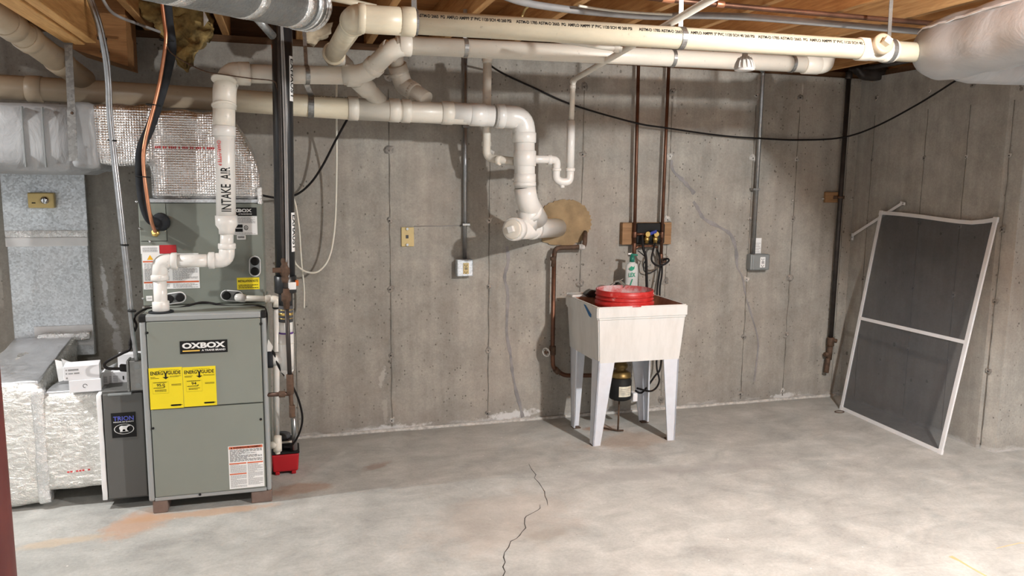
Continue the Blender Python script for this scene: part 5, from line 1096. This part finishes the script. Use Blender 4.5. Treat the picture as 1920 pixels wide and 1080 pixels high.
q = [V((SX0-.0006, p.y, p.z)) for p in q]; prism(bm, q, (-.0012, 0, 0)); tag(obj('painter_tape', bm, M['tape_blue']), 'blue strip of tape stuck on the left rim of the sink', 'tape')
# faucet
t = T('faucet', 'dark stained faucet on the back deck of the sink behind the red bucket', 'faucet', (2.03, SYB-.06, SZ+.012))
fz = SZ+.010; fcx = at(1150, 545, SYB-.06).x
obj('base', box(BM(), (fcx-.11, SYB-.085, fz), (fcx+.11, SYB-.035, fz+.022), .010, 3), M['chrome_dk'], t)
for s in (-.085, .085): obj('handle', lathe(BM(), V((fcx+s, SYB-.06, fz+.02)), Z1, [(0, .016), (.018, .016), (.020, .026), (.032, .026), (.038, .014)], 10), M['chrome'], t)
obj('spout', sweep(BM(), spline([V((fcx, SYB-.06, fz+.02)), V((fcx, SYB-.075, fz+.065)), V((fcx+.01, SYB-.14, fz+.085)), V((fcx+.015, SYB-.20, fz+.06))], 6), .011, 12), M['chrome'], t)
obj('lever', obox(BM(), at(1157, 530, SYB-.09), (.045, 0, .022), (0, .009, 0), (-.004, 0, .008), .004), M['chrome_dk'], t)
tag(obj('rag', lump([(1098, 553), (1112, 543), (1128, 546), (1126, 556), (1108, 560)], SYB-.16, .06, .010, 3, 2), M['chrome_dk']), 'dark crumpled rag on the sink rim left of the bucket', 'rag')
# bucket
bc = V(((at(1122, 560, 4.33).x+at(1222, 560, 4.33).x)/2, 4.345, 0)); br = (at(1222, 560, 4.33).x-at(1122, 560, 4.33).x)/2
t = T('bucket', 'red plastic bucket with dried white residue standing in the sink', 'bucket', (bc.x, bc.y, sb+.022))
zt_ = at(1170, 541, 4.345).z; ztop = .948
obj('bucket_shell', lathe(BM(), V((bc.x, bc.y, ztop)), -Z1, [(.0, br*.955), (0, br*.985), (.004, br*.99), (.026, br*.985), (.028, br*1.01), (.033, br*1.01), (.036, br*.975), (.050, br*.97), (.052, br*1.0), (.057, br*1.0), (.06, br*.965), (.070, br*.965), (.073, br*1.02), (.100, br*1.01), (.104, br*.95), (.19, br*.92), (ztop-sb-.024, br*.86)], 40), M['bucket'], t)
bm = BM(); n = 40; pr = [(ztop+.001, br*.985), (ztop+.001, br*.945), (ztop-.06, br*.925)]
bm2 = BM(); lathe(bm2, V((bc.x, bc.y, ztop-.10)), Z1, [(0, br*.9), (.0, .01)], 40)
bm2.free()
# the shell's open mouth: replace its lid by an inner wall
sh = t.children[0]; b_ = bmesh.new(); b_.from_mesh(sh.data)
lid = [f for f in b_.faces if len(f.verts) > 8 and f.calc_center_median().z > ztop-.01]; bmesh.ops.delete(b_, geom=lid, context='FACES_ONLY'); b_.to_mesh(sh.data); b_.free()
bm = BM(); R0 = [[bm.verts.new(V((bc.x+math.cos(2*math.pi*i/n)*r_, bc.y+math.sin(2*math.pi*i/n)*r_, z_))) for i in range(n)] for z_, r_ in ((ztop, br*.955), (ztop-.08, br*.93), (ztop-.22, br*.90))]
for j in range(2):
    for i in range(n): bm.faces.new((R0[j][i], R0[j+1][i], R0[j+1][(i+1) % n], R0[j][(i+1) % n])).smooth = True
bm.faces.new(R0[2]); obj('inner_wall', bm, M['bucket_in'], t)
# spray bottle
t = T('spray_bottle', 'white cleaner bottle with green cap standing behind the bucket', 'bottle', at(1183, 545, 4.66)); by = 4.655
p0_, p1_ = at(1183, 541, by), at(1185, 491, by); hgt = p1_.z-(SZ+.012); bxx = p1_.x; bz = SZ+.012
bm = BM(); prof = [(0, .041), (.004, .045), (hgt*.72, .045), (hgt*.92, .040), (hgt*.97, .024), (hgt, .016), (hgt+.004, .016)]
lathe(bm, V((bxx, by, bz)), Z1, prof, 24)
for v in bm.verts: v.co.y = by+(v.co.y-by)*.62
obj('bottle_body', bm, M['bottle'], t)
cpz = bz+hgt; obj('cap', lathe(BM(), V((bxx, by, cpz)), Z1, [(0, .017), (.035, .016), (.037, .010), (.05, .010)], 16), M['green'], t); obj('nozzle', obox(BM(), V((bxx+.012, by, cpz+.048)), (.026, 0, -.004), (0, .008, 0), (0, 0, .006), .002), M['green'], t); obj('nozzle_tip', obox(BM(), V((bxx-.018, by, cpz+.054)), (.014, 0, .0), (0, .007, 0), (0, 0, .005), .002), M['white'], t)
yl = by-.0335; bm = BM(); add_text(bm, 'LEX', V((bxx-.033, yl+.004, bz+hgt*.52)), (.045, -.003, 0), (0, 0, .028), .02); 
for poly in (((-.034, .80), (-.018, .88), (-.004, .84), (.006, .89), (.004, .78), (-.012, .72), (-.026, .74)), ((-.030, .18), (-.022, .18), (-.004, .44), (-.010, .46))):
    bm.faces.new([bm.verts.new(V((bxx+u_, yl+.002, bz+hgt*v_))) for u_, v_ in poly])
obj('print', bm, M['ink_green'], t)
# disposal pump under the sink
dc = at(1164, 700, 4.42); t = T('disposal_unit', 'black motor with brass top and cream label hanging under the sink', 'pump', (dc.x, 4.42, at(1164, 750, 4.42).z))
z0_, z1_ = at(1164, 748, 4.42).z, at(1164, 712, 4.42).z; rd = (at(1183, 720, 4.42).x-at(1145, 720, 4.42).x)/2
obj('motor_housing', lathe(BM(), V((dc.x, 4.42, z0_)), Z1, [(0, rd*.75), (.008, rd*.97), (.02, rd), (z1_-z0_, rd), (z1_-z0_+.004, rd*.9), (z1_-z0_+.022, rd*.9)], 28), M['black'], t)
zb_ = z1_+.020; obj('brass_top', lathe(BM(), V((dc.x, 4.42, zb_)), Z1, [(0, rd*.93), (.008, rd*.96), (.012, rd*.94), (.03, rd*.9), (.042, rd*.6), (.05, rd*.42), (.065, rd*.62), (.085, rd*.62), (.09, rd*.5), (sb-zb_, rd*.5)], 28), simple('tarnished_brass', (.20, .13, .045), .42, .7, .3, 14), t)
A_ = V((dc.x, 4.42, at(1164, 739, 4.42).z)); B_ = V((dc.x, 4.42, at(1164, 720, 4.42).z))
lbp = obj('motor_label', cyl_patch(A_, Z1, V((.10, -1, 0)), rd*1.008, B_.z-A_.z, rd*1.3), simple('cream_label', (.66, .62, .50), .6, 0, .25, 30), t)
for i in range(4): bm = cyl_text('- -- --- - --', A_+V((0, 0, .012+i*.012)), V((0, 0, 1)), V((.10, -1, 0)), rd*1.012, .006, rd*1.0, 1); obj('print', bm, M['ink_grey'], lbp)
bm = BM(); c = at(1188, 744, 4.40); box(bm, (c.x-.012, 4.38, c.z-.028), (c.x+.020, 4.44, c.z+.028), .004); obj('switch_box', bm, M['carton'], t)
obj('drain_rod', sweep(BM(), [V((dc.x-.005, 4.42, z0_+.01)), V((dc.x-.008, 4.42, .012))], .006, 8), M['rust'], t)
obj('rod_foot', sweep(BM(), [at(1136, 796, 4.42)*0+V((dc.x-.075, 4.50, .008)), V((dc.x-.008, 4.42, .010)), V((dc.x+.03, 4.42, .008))], .006, 8), M['rust'], t)
# ================================================================== LEANING SCREEN
BL, BR = fl(1578, 768), fl(1763, 851); TXX = 4.045; TL, TR = atx(1655, 397, TXX), atx(1872, 410, TXX)
t = T('window_screen', 'grey mesh screen panel in a bent white frame leaning on the side wall', 'screen', BL)
nr = (TL-BL).cross(BR-BL).normalized(); nr = nr if nr.x < 0 else -nr
def bar(a_, b_, w_, name, pts=None):
    P_ = pts or [a_, b_]; bm = BM(); V_ = []
    for i, p in enumerate(P_):
        d_ = (P_[min(i+1, len(P_)-1)]-P_[max(i-1, 0)]).normalized(); s_ = d_.cross(nr).normalized()
        V_.append([bm.verts.new(p+s_*w_*.5*i_+nr*.006*j_) for i_, j_ in ((-1, -1), (1, -1), (1, 1), (-1, 1))])
    for i in range(len(P_)-1):
        for j in range(4): bm.faces.new((V_[i][j], V_[i][(j+1) % 4], V_[i+1][(j+1) % 4], V_[i+1][j]))
    bm.faces.new(V_[0][::-1]); bm.faces.new(V_[-1]); bmesh.ops.recalc_face_normals(bm, faces=bm.faces[:]); return obj(name, bm, M['frame'], t)
BL.z += .012; BR.z += .012
topp = [atx(x, y, TXX) for x, y in ((1655, 399), (1690, 401.5), (1730, 406), (1765, 411), (1795, 415), (1825, 417.5), (1848, 415.5), (1870, 412))]
for p in topp: p.x -= .012
tl_, tr_ = topp[0], topp[-1]
bar(BL, tl_, .024, 'frame_stile'); bar(BR, tr_, .026, 'frame_stile'); bar(BL, BR, .024, 'frame_rail'); bar(None, None, .024, 'bent_rail', topp)
fL = .437; ml, mr = BL+(tl_-BL)*((768-596)/(768-399.)), BR+(tr_-BR)*((851-642)/(851-412.)); bar(ml, mr, .022, 'mid_rail')
bm = BM(); g = []
for i in range(9):
    u_ = i/8; top = topp[0]+(topp[-1]-topp[0])*u_
    fi = u_*(len(topp)-1); j = min(int(fi), len(topp)-2); top = topp[j]+(topp[j+1]-topp[j])*(fi-j); bot = BL+(BR-BL)*u_
    g.append([bm.verts.new(bot+(top-bot)*(k_/10)) for k_ in range(11)])
for i in range(8):
    for j in range(10): bm.faces.new((g[i][j], g[i+1][j], g[i+1][j+1], g[i][j+1]))
obj('mesh', bm, M['mesh'], t)
for p in (BL, BR, tl_, tr_): obj('corner_key', obox(BM(), p, (BR-BL).normalized()*.016, (tl_-BL).normalized()*.016, nr*.0075, .002), M['frame'], t)
# white brace rod behind it
t = T('brace_rod', 'white metal brace bar with flat ends behind the top of the screen', 'bracket', atx(1597, 448, WX-.02))
r0_, r1_ = atx(1600, 440, WX-.022), atx(1690, 382, WX-.022)
obj('bar', obox(BM(), (r0_+r1_)/2, (r1_-r0_)/2, V((.003, 0, 0)), (r1_-r0_).normalized().cross(X1)*.009), M['frame'], t)
obj('end_tab', obox(BM(), r0_+V((0, .008, -.016)), V((0, .010, 0)), V((.0025, 0, 0)), V((0, 0, .026)), .002), M['frame'], t); obj('end_tab', obox(BM(), r1_+V((0, -.012, .004)), V((0, .022, .004)), V((.0025, 0, 0)), V((0, 0, .010)), .002), M['frame'], t)
for p in (r0_+V((-.004, .008, -.020)), r1_+V((-.004, -.016, .004))): obj('bolt_hole', lathe(BM(), p+V((.0018, 0, 0)), (-1, 0, 0), [(0, .004), (.001, .004)], 10), M['ink'], t)
tag(obj('wire_ring', sweep(BM(), [fl(1574, 773)+V((math.cos(2*math.pi*i/20)*.035, math.sin(2*math.pi*i/20)*.022, .004)) for i in range(21)], .003, 6), M['rust']), 'small rusty wire ring on the floor by the screen corner', 'ring')
# ================================================================== CARTONS AND PAPERS ON THE DUCT
def carton(c, w_, d_, h_, rz, label, extra=None):
    t = T('carton', label, 'box', c, 'small white cartons on the foil duct'); cr_, sn = math.cos(rz), math.sin(rz); ux, uy = V((cr_, sn, 0)), V((-sn, cr_, 0)); c = V(c)
    obj('box', obox(BM(), c+V((0, 0, h_/2)), ux*w_/2, uy*d_/2, V((0, 0, h_/2)), .002), M['carton'], t); o = c-uy*(d_/2+.0006)-ux*(w_/2)
    if extra: extra(t, o, ux, w_, h_)
    return t
def x_upper(t, o, ux, w_, h_):
    bm = BM()
    for u0_, u1_, v0_, v1_ in ((.06, .10, .70, .80), (.13, .42, .68, .80), (.06, .10, .45, .55), (.13, .26, .45, .53), (.29, .44, .44, .54), (.06, .11, .12, .24)): bm.faces.new([bm.verts.new(o+ux*w_*a_+Z1*h_*b_) for a_, b_ in ((u0_, v0_), (u1_, v0_), (u1_, v1_), (u0_, v1_))])
    obj('print', bm, M['ink_grey'], t)
def x_lower(t, o, ux, w_, h_):
    bm = BM(); c = o+ux*w_*.5+Z1*h_*.5; n = 18
    for i in range(n-4): bm.faces.new([bm.verts.new(c+(ux*math.cos(a_)+Z1*math.sin(a_))*r_) for a_, r_ in ((2*math.pi*i/n, .010), (2*math.pi*(i+1)/n, .010), (2*math.pi*(i+1)/n, .0075), (2*math.pi*i/n, .0075))])
    obj('print', bm, M['ink'], t)
def x_third(t, o, ux, w_, h_):
    bm = BM()
    for u0_, u1_, v0_, v1_ in ((.08, .22, .2, .72), (.30, .38, .2, .75), (.44, .62, .2, .75)):
        for k_ in range(6): vv_ = v0_+(v1_-v0_)*k_/6; bm.faces.new([bm.verts.new(o+ux*w_*a_+Z1*h_*b_) for a_, b_ in ((u0_, vv_), (u1_, vv_), (u1_, vv_+.04), (u0_, vv_+.04))])
    obj('print', bm, M['ink_grey'], t); bm = BM(); bm.faces.new([bm.verts.new(o+ux*w_*a_+Z1*h_*b_) for a_, b_ in ((.80, .35), (.85, .35), (.85, .65), (.80, .65))]); obj('barcode', bm, M['ink'], t)
zt0 = .580
p = atz(158, 735, zt0); carton((p.x, p.y+.055, zt0), .135, .11, .060, .10, 'white carton with round arrow mark, under another carton on the foil duct', x_lower)
p2 = p+V((-.014, .055, .0605)); carton((p2.x, p2.y, zt0+.0605), .150, .105, .068, .14, 'white carton with small print lying on top of another carton', x_upper)
p3 = atz(215, 721, zt0); carton((p3.x, p3.y+.05, zt0), .120, .09, .062, .02, 'white carton with fine print next to the junction box', x_third)
p4 = at(243, 680, 4.22); carton((p4.x+.01, 4.25, zt0), .13, .06, .130, .05, 'white carton standing behind the grey junction box')
def paper(px, Y, label, rot=0):
    q = [at(x, y, Y) for x, y in px]; tag(obj('leaflet', prism(BM(), q, (0, .006, 0)), M['white']), label, 'paper', 'leaflets among the cartons')
paper(((103, 675), (116, 678), (124, 712), (110, 716)), 4.20, 'white leaflet standing upright left of the stacked cartons')
paper(((115, 673), (122, 676), (147, 684), (120, 690)), 4.24, 'white folded leaflet fanned out behind the stacked cartons')
q = [atz(x, y, zt0+.05) for x, y in ((184, 706), (208, 683), (225, 682), (200, 702))]; q = [V((p.x, p.y, p.z-.03+.02*i)) for i, p in enumerate(q)]
tag(obj('leaflet', prism(BM(), q, (0, 0, .004)), M['white']), 'white leaflet lying flat behind the carton with fine print', 'paper', 'leaflets among the cartons')
# ================================================================== STEEL POST
t = T('steel_post', 'dark red painted steel post close to the camera at the left edge', 'post', (-.435, 1.2, 0))
obj('column', sweep(BM(), [V((-.435, 1.2, 0)), V((-.435, 1.2, 2.41))], .0465, 32), M['post'], t); obj('base_plate', box(BM(), (-.53, 1.105, 0), (-.34, 1.295, .012), .003), M['post'], t)
for o in bpy.data.objects:
    if '_w' in o: del o['_w']
